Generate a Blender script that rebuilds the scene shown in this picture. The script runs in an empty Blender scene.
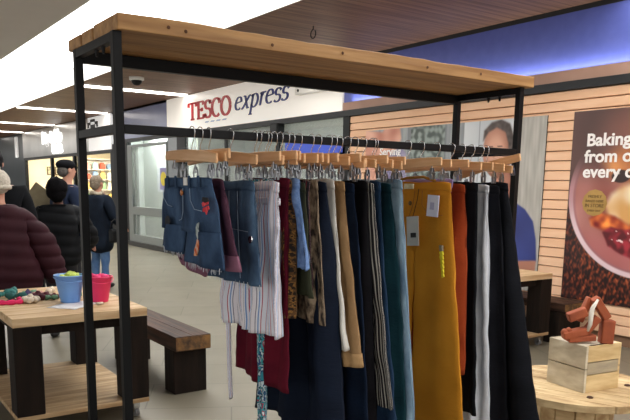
import bpy, bmesh, math, random
from mathutils import Vector, Matrix, Euler, noise
C = bpy.context.scene.collection
PI = math.pi
sin, cos = math.sin, math.cos

# ------------------------------------------------------------------ camera, world, light
cam_d = bpy.data.cameras.new('camera'); cam = bpy.data.objects.new('camera', cam_d); C.objects.link(cam)
bpy.context.scene.camera = cam
cam_d.sensor_fit = 'HORIZONTAL'; cam_d.sensor_width = 36
cam_d.lens = 699.2 / 630 * 36
cam_d.shift_x = 0.0; cam_d.shift_y = (307.4 - 210) / 630
yaw, pitch, roll = 0.6103, 0.1715, 0.0145
F = Vector((sin(yaw) * cos(pitch), cos(yaw) * cos(pitch), -sin(pitch)))
R = Vector((cos(yaw), -sin(yaw), 0)); U = R.cross(F)
R2 = R * cos(roll) + U * sin(roll); U2 = -R * sin(roll) + U * cos(roll)
M = Matrix((R2, U2, -F)).transposed().to_4x4(); M.translation = (0, 0, 1.55)
cam.matrix_world = M
cam_d.clip_start = 0.05

world = bpy.data.worlds.new('world'); bpy.context.scene.world = world; world.use_nodes = True
world.node_tree.nodes['Background'].inputs[0].default_value = (1.0, 0.975, 0.94, 1)
world.node_tree.nodes['Background'].inputs[1].default_value = 0.85

def area(name, loc, rot, sx, sy, power, col=(1, 1, 1), spread=PI):
    d = bpy.data.lights.new(name, 'AREA'); d.shape = 'RECTANGLE'; d.size = sx; d.size_y = sy
    d.energy = power; d.color = col; d.spread = spread
    o = bpy.data.objects.new(name, d); C.objects.link(o); o.location = loc; o.rotation_euler = rot
    return o
SKYLIGHT = 4.0          # brightness of the luminous skylight panels
STRIP = 6.0             # ceiling strip lights
COVE = 17               # strip washing the blue fascia
INTERIOR = 1.6
vs = bpy.context.scene.view_settings
vs.view_transform = 'Standard'; vs.look = 'None'; vs.gamma = 1; vs.use_curve_mapping = False
vs.exposure = 0.42

# ------------------------------------------------------------------ materials
def lin(h):
    h = h.lstrip('#'); r = []
    for i in (0, 2, 4):
        c = int(h[i:i + 2], 16) / 255
        r.append(c / 12.92 if c <= 0.04045 else ((c + 0.055) / 1.055) ** 2.4)
    return (*r, 1)
MATS = {}
def mat(name, col, col2=None, rough=0.7, metal=0, scale=8, stretch=(1, 1, 1), bump=0.0, bscale=None,
        kind='noise', emit=None, estr=0, spec=0.5, uv=False, sheen=0, detail=4, lo=0.35, hi=0.65, rot=0.0, alpha=None, trans=0):
    if name in MATS: return MATS[name]
    m = bpy.data.materials.new(name); m.use_nodes = True; nt = m.node_tree; N = nt.nodes; L = nt.links
    b = N['Principled BSDF']
    b.inputs['Roughness'].default_value = rough; b.inputs['Metallic'].default_value = metal
    b.inputs['Specular IOR Level'].default_value = spec
    if sheen: b.inputs['Sheen Weight'].default_value = sheen
    if trans: b.inputs['Transmission Weight'].default_value = trans
    if alpha is not None: b.inputs['Alpha'].default_value = alpha
    c1 = lin(col); c2 = lin(col2) if col2 else c1
    tc = N.new('ShaderNodeTexCoord'); mp = N.new('ShaderNodeMapping'); mp.inputs['Scale'].default_value = stretch
    mp.inputs['Rotation'].default_value = (0, 0, rot)
    L.new(tc.outputs['UV' if uv else 'Object'], mp.inputs['Vector'])
    if kind == 'noise':
        t = N.new('ShaderNodeTexNoise'); t.inputs['Scale'].default_value = scale; t.inputs['Detail'].default_value = detail; fac = t.outputs['Fac']
    elif kind == 'wave':
        t = N.new('ShaderNodeTexWave'); t.inputs['Scale'].default_value = scale; t.inputs['Distortion'].default_value = 0; t.bands_direction = 'X'; fac = t.outputs['Fac']
    elif kind == 'voronoi':
        t = N.new('ShaderNodeTexVoronoi'); t.inputs['Scale'].default_value = scale; fac = t.outputs['Distance']
    L.new(mp.outputs[0], t.inputs['Vector'])
    rp = N.new('ShaderNodeValToRGB'); rp.color_ramp.elements[0].position = lo; rp.color_ramp.elements[1].position = hi
    rp.color_ramp.elements[0].color = c1; rp.color_ramp.elements[1].color = c2
    L.new(fac, rp.inputs[0]); L.new(rp.outputs[0], b.inputs['Base Color'])
    if bump:
        bt = N.new('ShaderNodeTexNoise'); bt.inputs['Scale'].default_value = bscale or scale * 4; bt.inputs['Detail'].default_value = 3
        L.new(mp.outputs[0], bt.inputs['Vector'])
        bn = N.new('ShaderNodeBump'); bn.inputs['Strength'].default_value = bump; bn.inputs['Distance'].default_value = 0.01
        L.new(bt.outputs['Fac'], bn.inputs['Height']); L.new(bn.outputs[0], b.inputs['Normal'])
    if emit:
        b.inputs['Emission Color'].default_value = lin(emit); b.inputs['Emission Strength'].default_value = estr
    MATS[name] = m; m['_ramp'] = rp.name
    return m
def stops(m, lst):
    """replace the ramp of m by the colour stops (position, hex)"""
    cr = m.node_tree.nodes[m['_ramp']].color_ramp
    while len(cr.elements) > 1: cr.elements.remove(cr.elements[-1])
    cr.elements[0].position = lst[0][0]; cr.elements[0].color = lin(lst[0][1])
    for p, c in lst[1:]:
        e = cr.elements.new(p); e.color = lin(c)
    return m
def constant(m):
    m.node_tree.nodes[m['_ramp']].color_ramp.interpolation = 'CONSTANT'; return m

# ------------------------------------------------------------------ mesh helpers
class MB:
    def __init__(s): s.v = []; s.f = []; s.uv = []
    def add(s, vs_, fs, mtx=None, uvs=None):
        o = len(s.v)
        s.v += [tuple(mtx @ Vector(p)) if mtx else tuple(p) for p in vs_]
        s.f += [tuple(i + o for i in f) for f in fs]
        if uvs: s.uv += uvs
        return s
    def box(s, x0, x1, y0, y1, z0, z1, mtx=None):
        vs_ = [(x, y, z) for z in (z0, z1) for y in (y0, y1) for x in (x0, x1)]
        fs = [(0, 2, 3, 1), (4, 5, 7, 6), (0, 1, 5, 4), (2, 6, 7, 3), (0, 4, 6, 2), (1, 3, 7, 5)]
        return s.add(vs_, fs, mtx)
    def prism(s, poly, d0, d1, axis='x', mtx=None):
        """poly: 2d points; extruded along axis between d0 and d1"""
        n = len(poly)
        def P(a, b, d): return {'x': (d, a, b), 'y': (a, d, b), 'z': (a, b, d)}[axis]
        vs_ = [P(a, b, d0) for a, b in poly] + [P(a, b, d1) for a, b in poly]
        fs = [tuple(range(n))[::-1], tuple(range(n, 2 * n))] + [(i, (i + 1) % n, n + (i + 1) % n, n + i) for i in range(n)]
        return s.add(vs_, fs, mtx)
    def tube(s, pts, r, n=10, mtx=None, cap=True):
        pts = [Vector(p) for p in pts]; vs_ = []; fs = []
        rr = r if isinstance(r, (list, tuple)) else [r] * len(pts)
        up = None
        for i, p in enumerate(pts):
            t = (pts[min(i + 1, len(pts) - 1)] - pts[max(i - 1, 0)]).normalized()
            if up is None:
                up = Vector((0, 0, 1)) if abs(t.z) < .9 else Vector((1, 0, 0))
            a = t.cross(up).normalized(); b = a.cross(t).normalized(); up = b
            for k in range(n):
                g = 2 * PI * k / n
                vs_.append(p + (a * cos(g) + b * sin(g)) * rr[i])
        for i in range(len(pts) - 1):
            for k in range(n):
                fs.append((i * n + k, i * n + (k + 1) % n, (i + 1) * n + (k + 1) % n, (i + 1) * n + k))
        if cap: fs += [tuple(range(n))[::-1], tuple(range((len(pts) - 1) * n, len(pts) * n))]
        return s.add(vs_, fs, mtx)
    def lathe(s, prof, n=24, mtx=None):
        """prof: (r, z) list"""
        vs_ = []; fs = []
        for r, z in prof:
            for k in range(n): vs_.append((r * cos(2 * PI * k / n), r * sin(2 * PI * k / n), z))
        for i in range(len(prof) - 1):
            for k in range(n): fs.append((i * n + k, i * n + (k + 1) % n, (i + 1) * n + (k + 1) % n, (i + 1) * n + k))
        if prof[0][0] > 1e-4: fs.append(tuple(range(n))[::-1])
        if prof[-1][0] > 1e-4: fs.append(tuple(range((len(prof) - 1) * n, len(prof) * n)))
        return s.add(vs_, fs, mtx)
    def blob(s, c, r, seed=0, amp=0.0, sc=(1, 1, 1), sub=2, freq=3.0, mtx=None):
        bm = bmesh.new(); bmesh.ops.create_icosphere(bm, subdivisions=sub, radius=1)
        vs_ = []
        for v in bm.verts:
            p = v.co * (1 + amp * noise.noise(v.co * freq + Vector((seed * 7.1, seed * 3.3, seed))))
            vs_.append((c[0] + p.x * r * sc[0], c[1] + p.y * r * sc[1], c[2] + p.z * r * sc[2]))
        fs = [tuple(v.index for v in f.verts) for f in bm.faces]; bm.free()
        return s.add(vs_, fs, mtx)
    def build(s, name, m, parent=None, loc=(0, 0, 0), rot=(0, 0, 0), smooth=False, bevel=0, fix=True):
        me = bpy.data.meshes.new(name); me.from_pydata(s.v, [], s.f)
        if s.uv:
            ul = me.uv_layers.new(name='uv')
            for l in me.loops: ul.data[l.index].uv = s.uv[l.vertex_index]
        if fix:
            bm = bmesh.new(); bm.from_mesh(me); bmesh.ops.recalc_face_normals(bm, faces=bm.faces); bm.to_mesh(me); bm.free()
        me.materials.append(m)
        if smooth:
            for p in me.polygons: p.use_smooth = True
        o = bpy.data.objects.new(name, me); C.objects.link(o)
        o.location = loc; o.rotation_euler = rot
        if parent: o.parent = parent
        if bevel:
            b = o.modifiers.new('bevel', 'BEVEL'); b.width = bevel; b.segments = 2; b.limit_method = 'ANGLE'
        return o
def tag(o, label=None, cat=None, group=None, kind=None):
    if label: o['label'] = label
    if cat: o['category'] = cat
    if group: o['group'] = group
    if kind: o['kind'] = kind
    return o
def empty(name, loc, rz=0, label=None, cat=None, group=None, rot=None):
    o = bpy.data.objects.new(name, None); C.objects.link(o); o.location = loc
    o.rotation_euler = rot or (0, 0, rz); o.empty_display_size = .1
    return tag(o, label, cat, group)
def struct(o, label=None, cat=None):
    o['kind'] = 'structure'
    return tag(o, label, cat)

# ------------------------------------------------------------------ material library
wall_x = 6.50
M_black = mat('black_steel', '#07080a', '#0b0d10', rough=.45, scale=6, spec=.18)
M_blackfr = mat('black_frame', '#0d0f11', rough=.45, spec=.25)
M_fasciarail = mat('black_rail', '#111418', rough=.5)
M_board = mat('oiled_pine', '#b58a55', '#8e6437', rough=.6, scale=3, stretch=(.6, 9, 9), bump=.25, bscale=6)
M_pallet = mat('pallet_pine', '#dcc19a', '#b8956a', rough=.7, scale=2.2, stretch=(.8, 9, 9), bump=.3, bscale=5)
M_palletY = mat('pallet_shelf_pine', '#cbae86', '#9b7d57', rough=.7, scale=2.4, stretch=(.7, 9, 9), bump=.3, bscale=5)
M_dark = mat('dark_stained_timber', '#17120f', '#241b16', spec=.15, rough=.7, scale=3, stretch=(6, 6, .8), bump=.4, bscale=5)
M_bench = mat('brown_stained_timber', '#54392a', '#2b1d16', spec=.25, rough=.6, scale=3, stretch=(8, .7, 8), bump=.4, bscale=6)
M_benchend = mat('worn_end_grain', '#8a6437', '#3b2a1c', rough=.7, scale=14, bump=.4)
M_slat = mat('larch_slat', '#f3c8a4', '#eabb95', rough=.65, scale=2, stretch=(6, .6, 6), bump=.15)
M_band = mat('peach_band', '#b89483', '#ab8776', rough=.6, scale=2)
M_white = mat('white_panel', '#e9e8e4', rough=.35)
M_steel = mat('chrome_wire', '#c9cbce', rough=.22, metal=1)
M_clip = mat('clip_metal', '#9a9da2', rough=.3, metal=1)
M_hang = mat('beech_hanger', '#e9bd8f', '#d19c68', rough=.5, scale=4, stretch=(6, 1, 6))
M_grey = mat('grey_soffit', '#d6d0cc', '#dcd6d2', rough=.8, scale=1)

# floor: large stone slabs laid at an angle
def floor_mat():
    m = bpy.data.materials.new('stone_slabs'); m.use_nodes = True; nt = m.node_tree; N = nt.nodes; L = nt.links
    b = N['Principled BSDF']; b.inputs['Roughness'].default_value = .5
    tc = N.new('ShaderNodeTexCoord'); mp = N.new('ShaderNodeMapping'); mp.inputs['Rotation'].default_value = (0, 0, math.radians(28)); L.new(tc.outputs['Object'], mp.inputs[0])
    br = N.new('ShaderNodeTexBrick'); br.inputs['Scale'].default_value = 1; br.inputs['Brick Width'].default_value = 1.2; br.inputs['Row Height'].default_value = .6
    br.inputs['Mortar Size'].default_value = .005; br.inputs['Color1'].default_value = lin('#7b7566'); br.inputs['Color2'].default_value = lin('#746f5f'); br.inputs['Mortar'].default_value = lin('#625d4f')
    br.inputs['Bias'].default_value = 0
    L.new(mp.outputs[0], br.inputs['Vector'])
    ns = N.new('ShaderNodeTexNoise'); ns.inputs['Scale'].default_value = 3; ns.inputs['Detail'].default_value = 6; L.new(mp.outputs[0], ns.inputs['Vector'])
    mx = N.new('ShaderNodeMixRGB'); mx.blend_type = 'OVERLAY'; mx.inputs[0].default_value = .18; L.new(br.outputs[0], mx.inputs[1]); L.new(ns.outputs['Fac'], mx.inputs[2])
    L.new(mx.outputs[0], b.inputs['Base Color'])
    bp = N.new('ShaderNodeBump'); bp.inputs['Strength'].default_value = .2; bp.invert = True; L.new(br.outputs['Fac'], bp.inputs['Height']); L.new(bp.outputs[0], b.inputs['Normal'])
    return m
# timber board ceiling: boards run across the mall
def ceil_mat():
    m = bpy.data.materials.new('walnut_board_ceiling'); m.use_nodes = True; nt = m.node_tree; N = nt.nodes; L = nt.links
    b = N['Principled BSDF']; b.inputs['Roughness'].default_value = .5; b.inputs['Specular IOR Level'].default_value = .25
    tc = N.new('ShaderNodeTexCoord'); mp = N.new('ShaderNodeMapping'); L.new(tc.outputs['Object'], mp.inputs[0])
    wv = N.new('ShaderNodeTexWave'); wv.bands_direction = 'Y'; wv.inputs['Scale'].default_value = 2.6; wv.wave_profile = 'SAW'; L.new(mp.outputs[0], wv.inputs[0])
    mp2 = N.new('ShaderNodeMapping'); mp2.inputs['Scale'].default_value = (.5, 8, 1); L.new(tc.outputs['Object'], mp2.inputs[0])
    ns = N.new('ShaderNodeTexNoise'); ns.inputs['Scale'].default_value = 2; ns.inputs['Detail'].default_value = 5; L.new(mp2.outputs[0], ns.inputs[0])
    rp = N.new('ShaderNodeValToRGB'); rp.color_ramp.elements[0].color = lin('#705240'); rp.color_ramp.elements[1].color = lin('#9c7760'); rp.color_ramp.elements[0].position = .3; rp.color_ramp.elements[1].position = .7
    L.new(ns.outputs[0], rp.inputs[0])
    rp2 = N.new('ShaderNodeValToRGB'); rp2.color_ramp.elements[0].position = .0; rp2.color_ramp.elements[0].color = (.25, .25, .25, 1); rp2.color_ramp.elements[1].position = .12; rp2.color_ramp.elements[1].color = (1, 1, 1, 1)
    L.new(wv.outputs['Fac'], rp2.inputs[0])
    mx = N.new('ShaderNodeMixRGB'); mx.blend_type = 'MULTIPLY'; mx.inputs[0].default_value = 1; L.new(rp.outputs[0], mx.inputs[1]); L.new(rp2.outputs[0], mx.inputs[2]); L.new(mx.outputs[0], b.inputs['Base Color'])
    return m

# ------------------------------------------------------------------ the setting
struct(MB().box(-6, 12, -4, 46, -.1, 0).build('floor', floor_mat()))
H = 3.4
struct(MB().box(4.15, wall_x, -4, 46, H, H + .12).build('ceiling', ceil_mat()), 'dark timber board ceiling beside the shopfronts')
struct(MB().box(-6, 2.42, -4, 46, H, H + .12).build('ceiling_soffit', M_grey), 'plain grey soffit on the far side of the skylight')
sk = MB(); sk.box(2.42, 4.15, -4, 46, H + .32, H + .36)
struct(sk.build('window_1', mat('skylight_diffuser', '#ffffff', rough=.5, emit='#fdfcfa', estr=SKYLIGHT)), 'long white glowing skylight between the ceilings')
t = MB(); t.box(2.42, 2.44, -4, 46, H, H + .33); t.box(4.13, 4.15, -4, 46, H, H + .33)
struct(t.build('trim_1', M_white), 'white upstand of the skylight')
struct(MB().box(wall_x, wall_x + .1, -4, 8.41, 0, H).build('wall_right', mat('wall_backing', '#8a6a52', rough=.8)))
# far fascia wall pieces
M_blue = mat('blue_fascia', '#5561ae', '#4f5ca8', rough=.35, spec=.6)
M_bluegrey = mat('blue_grey_fascia', '#7c85b0', '#8b93ba', rough=.25, scale=.7)
struct(MB().box(wall_x - .012, wall_x, -4, 8.6, 2.77, H).build('trim_2', M_blue), 'blue fascia above the timber cladding')
struct(MB().box(wall_x - .03, wall_x, -4, 8.6, 2.66, 2.775).build('trim_3', M_band), 'peach band below the blue fascia')
struct(MB().box(wall_x - .02, wall_x + .06, 15.1, 18.6, 2.66, H).build('trim_4', M_bluegrey), 'blue grey fascia panel beside the white shop sign')
struct(MB().box(wall_x - .06, wall_x + .04, -4, 18.6, 2.575, 2.66).build('trim_5', M_fasciarail), 'black rail running under the fascia')
struct(MB().box(wall_x - .02, wall_x, -4, 46, H - .05, H).build('trim_6', M_fasciarail), 'dark shadow gap between ceiling and shopfronts')
# cladding
cl = MB(); pitch_z = .1025; nz = int(2.56 / pitch_z)
for i in range(nz):
    z0 = 2.575 - (i + 1) * pitch_z
    cl.prism([(0, z0), (-.034, z0 + .002), (-.030, z0 + pitch_z - .014), (-.012, z0 + pitch_z - .007), (0, z0 + pitch_z - .006)], -4, 8.41, 'y', Matrix.Translation((wall_x, 0, 0)))
struct(cl.build('wall_cladding', M_slat, bevel=.002), 'horizontal pale larch cladding boards')
struct(MB().box(wall_x - .05, wall_x + .02, 8.41, 8.50, 0, 2.575).build('trim_7', M_blackfr), 'dark post where cladding meets the shop window')

# shop front of the supermarket: windows, column, glass door
M_glassd = mat('shop_glass', '#dfe6e6', rough=.05, alpha=.16, spec=.6)
M_alu = mat('grey_aluminium', '#868b8d', rough=.4, metal=.3)
M_interior = mat('pale_interior', '#c9cfc8', '#b8bfb8', rough=.8, scale=1.2)
fr = MB()
for y in (8.5, 10.4, 12.3, 14.2): fr.box(wall_x - .03, wall_x + .05, y, y + .09, 0, 2.575)
fr.box(wall_x - .03, wall_x + .05, 8.5, 14.63, 0, .25); fr.box(wall_x - .03, wall_x + .05, 8.5, 14.63, 2.0, 2.06); fr.box(wall_x - .03, wall_x + .05, 14.27, 14.63, 0, 2.575)
struct(fr.build('trim_8', M_blackfr), 'black frame of the supermarket shop window')
struct(MB().box(wall_x, wall_x + .008, 8.5, 14.27, .25, 2.575).build('window_2', M_glassd), 'supermarket shop window glass')
struct(MB().box(wall_x - .03, wall_x + .07, 14.63, 15.14, 0, 2.575).build('trim_9', M_alu), 'grey aluminium column beside the glass door')
d = empty('door_1', (wall_x, 15.14, 0)); struct(d, 'grey framed glass shop door')
f2 = MB()
f2.box(-.05, .05, 0, .06, .05, 2.5); f2.box(-.05, .05, 2.2, 2.5, .05, 2.5); f2.box(-.05, .05, .06, 2.2, 2.44, 2.5); f2.box(-.05, .05, .06, 2.2, .05, .28); f2.box(-.05, .05, .06, 2.2, .78, .98); f2.box(-.04, .04, 1.98, 2.06, .28, 2.44)
f2.build('door_frame', mat('door_aluminium', '#7f8480', rough=.4, metal=.2), d)
MB().box(-.004, .004, .06, 2.2, .28, 2.44).build('pane', M_glassd, d)
MB().box(-.09, -.05, 2.12, 2.16, 1.0, 1.3).build('door_handle', M_alu, d)
struct(MB().box(wall_x - .14, wall_x + .06, 14.2, 18.8, 0, .1).build('trim_10', mat('dark_threshold', '#2c2b28', rough=.6)), 'dark threshold under the glass door')
struct(MB().box(wall_x - .04, wall_x + .06, 17.64, 18.8, 0, 2.575).build('trim_11', M_blackfr), 'black pier between the two shops')
# supermarket interior
inn = MB(); inn.box(10.4, 10.5, 8, 18.7, 0, 3); inn.box(wall_x + .1, 10.4, 18.6, 18.75, 0, 3.2); inn.box(wall_x + .1, 10.4, 8.2, 8.3, 0, 3.2)
struct(inn.build('wall_shop', M_interior), 'pale inside walls of the supermarket')
struct(MB().box(wall_x + .1, 10.5, 8.2, 18.7, 3.0, 3.1).build('ceiling_shop', M_white))
for i, (x, y) in enumerate([(6.93, 16.9), (7.6, 13.5), (7.6, 10)]):
    o = MB().box(x - .2, x + .2, y - .9, y + .9, 2.96, 2.998).build('ceiling_light', mat('shop_panel_light', '#ffffff', emit='#f6fbf4', estr=14 * INTERIOR))
    tag(o, ['bright ceiling panel inside the shop behind the glass door', 'bright ceiling panel inside behind the middle shop window', 'bright ceiling panel inside behind the window nearest the cladding'][i], 'ceiling light')
struct(MB().box(7.25, 7.3, 15.3, 18.59, 0, 2.95).build('wall_lobby', mat('lobby_wall', '#e3e9de', '#d3dbcf', rough=.6, scale=.9)), 'pale lobby wall just inside the glass door')
o = MB().box(7.22, 7.245, 16.9, 17.6, 1.35, 2.1).build('wall_notice', mat('notice_white', '#f3f5f4', '#dfe6ea', rough=.4, scale=9), bevel=.004); tag(o, 'white notice sheet on the lobby wall behind the glass door', 'notice')
p = MB().box(0, .02, -.18, .18, 0, .5).build('window_poster', mat('lilac_poster', '#8f88b4', rough=.5), loc=(wall_x - .035, 15.42, 1.42), bevel=.002)
tag(p, 'yellow and lilac poster on the glass door', 'poster')
MB().lathe([(0, 0), (.001, 0), (.16, 0), (.16, .004), (0, .004)], 28).build('yellow_disc', mat('poster_yellow', '#e2cf3c', '#d9c23a', rough=.5), p, (-.002, -.03, .25), (0, -PI / 2, 0))
p = MB().box(0, .012, -.85, .85, 0, .34).build('window_vinyl', mat('royal_blue_vinyl', '#2f4fd0', '#3557d6', rough=.4), loc=(wall_x - .03, 9.35, 1.93), bevel=.002)
tag(p, 'royal blue banner in the supermarket window behind the hanger hooks', 'banner')
p = MB().box(-.03, 0, -.07, .07, 0, .12).build('exit_sign', mat('sign_green', '#35a04a', rough=.5, emit='#35a04a', estr=.6), loc=(wall_x - .03, 13.9, 1.98)); tag(p, 'small green sign in the shop window above the first hangers', 'sign')
p = MB().box(-.16, 0, -.12, .12, 0, .22).build('security_camera', M_blackfr, loc=(wall_x - .06, 10.28, 2.36), bevel=.02); tag(p, 'black box fitting mounted under the supermarket sign', 'box fitting')

# ------------------------------------------------------------------ lettering drawn with strokes
def stroke(mb, pts, thick, thin, mtx, depth=.012):
    n = len(pts)
    Lf, Rt = [], []
    for i, (x, y) in enumerate(pts):
        a = pts[max(i - 1, 0)]; b = pts[min(i + 1, n - 1)]
        dx, dy = b[0] - a[0], b[1] - a[1]; l = math.hypot(dx, dy) or 1
        dx /= l; dy /= l
        w = (thin + (thick - thin) * abs(dy)) / 2
        Lf.append((x - dy * w, y + dx * w)); Rt.append((x + dy * w, y - dx * w))
    for i in range(n - 1):
        mb.prism([Lf[i], Lf[i + 1], Rt[i + 1], Rt[i]], 0, depth, 'z', mtx)
def arc(cx, cy, rx, ry, a0, a1, n=16):
    return [(cx + rx * cos(math.radians(a0 + (a1 - a0) * i / n)), cy + ry * sin(math.radians(a0 + (a1 - a0) * i / n))) for i in range(n + 1)]
def wall_m(y, z, s=1, shear=0, sx=None, x=wall_x - .045):
    """local (x right, y up, z out) -> wall facing the mall; sx width scale"""
    sx = sx or s
    return Matrix(((0, 0, -1, x), (-sx, -shear * sx, 0, y), (0, s, 0, z), (0, 0, 0, 1)))
GL = {
 'T': [[(.4, 0), (.4, 1)], [(0, .96), (.8, .96)], [(.03, .98), (.0, .76)], [(.77, .98), (.8, .76)], [(.22, .03), (.58, .03)]],
 'E': [[(.15, 0), (.15, 1)], [(0, .97), (.62, .97)], [(0, .03), (.64, .03)], [(.15, .52), (.48, .52)], [(.60, .98), (.62, .78)], [(.62, .02), (.66, .24)], [(.48, .62), (.48, .42)]],
 'S': [arc(.3, .74, .24, .23, 20, 270, 14) + arc(.3, .27, .26, .25, 90, -160, 14), [(.53, .98), (.53, .76)], [(.04, .26), (.04, .02)]],
 'C': [arc(.42, .5, .38, .49, 50, 310, 20), [(.68, .98), (.70, .7)]],
 'O': [arc(.42, .5, .38, .49, 0, 360, 28)],
 'e': [[(.06, .36), (.48, .42)] + arc(.28, .42, .21, .24, 0, 180, 10) + arc(.3, .32, .25, .3, 170, 310, 10)],
 'x': [[(.04, .64), (.16, .62), (.44, .02), (.56, .04)], [(.56, .64), (.46, .6), (.1, .06), (.0, .0)]],
 'p': [[(.02, .56), (.14, .64), (.12, -.34)], arc(.3, .32, .24, .32, 140, -150, 18), [(.0, -.34), (.26, -.34)]],
 'r': [[(.02, .56), (.14, .64), (.12, 0)], [(.14, .42), (.26, .6), (.42, .62)]],
 's': [arc(.24, .47, .18, .16, 20, 250, 10) + arc(.22, .17, .2, .17, 90, -150, 10)],
}
WID = {'T': .86, 'E': .74, 'S': .66, 'C': .82, 'O': .92, 'e': .6, 'x': .62, 'p': .66, 'r': .46, 's': .5}
def draw(word, y, z, s, sx, m, parent, thick, thin, shear=0, rise=0):
    cx = 0
    for k, ch in enumerate(word):
        mb = MB()
        for pts in GL[ch]: stroke(mb, pts, thick, thin, Matrix.Identity(4))
        mt = wall_m(y - cx * sx, z + rise * cx, s, shear, sx)
        mt = Matrix(mt); mb.v = [tuple(mt @ Vector(v)) for v in mb.v]
        mb.build('letter', m, parent); cx += WID[ch]
def text_mesh(txt, size, m, parent, mtx, name='lettering', bold=0.0, depth=.002, align='LEFT', spacing=1.0):
    cu = bpy.data.curves.new(name, 'FONT'); cu.body = txt; cu.size = size; cu.extrude = depth; cu.offset = bold; cu.align_x = align
    cu.space_line = spacing; cu.resolution_u = 4
    to = bpy.data.objects.new(name, cu); C.objects.link(to)
    bpy.context.view_layer.update()
    me = bpy.data.meshes.new_from_object(to.evaluated_get(bpy.context.evaluated_depsgraph_get()))
    bpy.data.objects.remove(to); me.transform(mtx); me.materials.clear(); me.materials.append(m)
    o = bpy.data.objects.new(name, me); C.objects.link(o)
    if parent: o.parent = parent
    return o

sg = empty('shop_sign', (0, 0, 0)); tag(sg, 'long white fascia sign reading TESCO express over the shop window', 'shop sign')
MB().box(wall_x - .045, wall_x + .06, 8.6, 15.1, 2.66, H - .01).build('sign_panel', mat('sign_white', '#eeebe6', rough=.3, emit='#fff6ea', estr=.22), sg)
draw('TESCO', 13.95, 2.868, .345, .475, mat('sign_red', '#c5202b', rough=.4), sg, .2, .1)
draw('express', 11.95, 2.915, .35, .475, mat('sign_navy', '#1f2f7d', rough=.4), sg, .13, .05, .24, .012)
db = MB()
for i, y in enumerate([13.2, 12.95, 12.7, 12.45]): db.prism([(0, 0), (.16, .0), (.2, .03), (.04, .03)], 0, .006, 'z', wall_m(y, 2.775))
db.build('underline_dash', mat('pale_blue', '#b9c8e4', rough=.5), sg)
b = empty('bulkhead_light', (wall_x - .05, 9.1, 2.98)); tag(b, 'long white box fitting at the right end of the white sign', 'light fitting')
MB().box(-.12, 0, -.6, .6, 0, .17).build('housing', M_white, b, bevel=.01)
for y in (-.5, .5): MB().lathe([(.02, 0), (.02, .012), (0, .014)], 12).build('screw', M_blackfr, b, (-.12, y, .06), (0, -PI / 2, 0))

# second shop (further along)
sg2 = empty('shop_sign', (0, 0, 0)); tag(sg2, 'silver fascia sign with glowing white lettering above the lit far shop', 'shop sign')
MB().box(wall_x - .06, wall_x + .06, 20.75, 28.8, 2.45, H - .02).build('sign_panel', mat('brushed_silver', '#a9a8a6', '#c2c0bd', rough=.28, metal=.6, scale=.8), sg2)
MB().box(wall_x - .062, wall_x + .06, 18.8, 20.72, 2.45, H - .02).build('sign_panel', mat('white_backlit', '#f2f0ee', rough=.5, emit='#ffffff', estr=.25), sg2)
M_glow = mat('glowing_letters', '#ffffff', emit='#ffffff', estr=1.6)
text_mesh('Big it Up', .52, M_glow, sg2, wall_m(25.9, 2.88, 1, 0, 1.35, wall_x - .075), bold=.03)
text_mesh('Cafe', .50, M_glow, sg2, wall_m(24.7, 2.52, 1, 0, 1.35, wall_x - .075), bold=.03)
px = MB()
for a, c in [(0, 3), (1, 3), (2, 3), (3, 2), (-1, 2), (0, 1), (1, 1), (2, 1), (0, 0), (1, 0), (2, 0), (4, 1), (-2, 1), (-2, 2), (4, 2)]:
    px.box(0, 1, 0, 1, 0, .01, Matrix.Translation((0, 0, 0)) @ wall_m(20.45 - a * .13, 3.02 + c * .075, .075, 0, .13, wall_x - .07))
px.build('emblem', M_blackfr, sg2)
struct(MB().box(wall_x - .05, wall_x + .05, 18.8, 28.8, 2.36, 2.45).build('trim_12', M_blackfr), 'black rail below the silver sign')
pf = MB()
for y in (18.8, 22.3, 24.9, 28.6): pf.box(wall_x - .04, wall_x + .05, y, y + .16, 0, 2.36)
struct(pf.build('trim_13', M_blackfr), 'black posts of the far shopfront')
M_cream = mat('warm_cream_wall', '#f0e8d2', '#e8dcc0', rough=.7, scale=.8)
w = MB(); w.box(wall_x + .1, 12, 29, 29.1, 0, 3.3); w.box(11.9, 12, 18.8, 29, 0, 3.3)
struct(w.build('wall_far_shop', M_cream), 'cream inside walls of the far shop')
struct(MB().box(wall_x + .1, 12, 18.8, 29.1, 3.0, 3.1).build('ceiling_far_shop', M_white))
for i, (x, y) in enumerate([(7.6, 26.8), (9.6, 25.6)]):
    o = MB().box(x - .5, x + .5, y - .5, y + .5, 2.94, 2.998).build('ceiling_light', mat('warm_panel_light', '#ffffff', emit='#fff0d0', estr=26 * INTERIOR))
    tag(o, ['warm ceiling panel over the picture wall of the far shop', 'warm ceiling panel over the stocked shelves of the far shop'][i], 'ceiling light')
# picture frames on the cream wall
for i, (x, z) in enumerate([(7.45, 2.0), (7.75, 2.0)]):
    f = empty('picture_frame', (x, 28.98, z)); tag(f, ['small framed picture on cream shop wall, left of its pair', 'small framed picture on cream shop wall, right of its pair'][i], 'picture', 'framed pictures in the far shop')
    MB().box(-.12, .12, -.02, 0, -.16, .16).build('frame', M_bench, f); MB().box(-.09, .09, -.025, -.018, -.13, .13).build('print', mat('print_grey', '#8f8c78', '#c9c3a6', scale=12), f)
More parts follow.
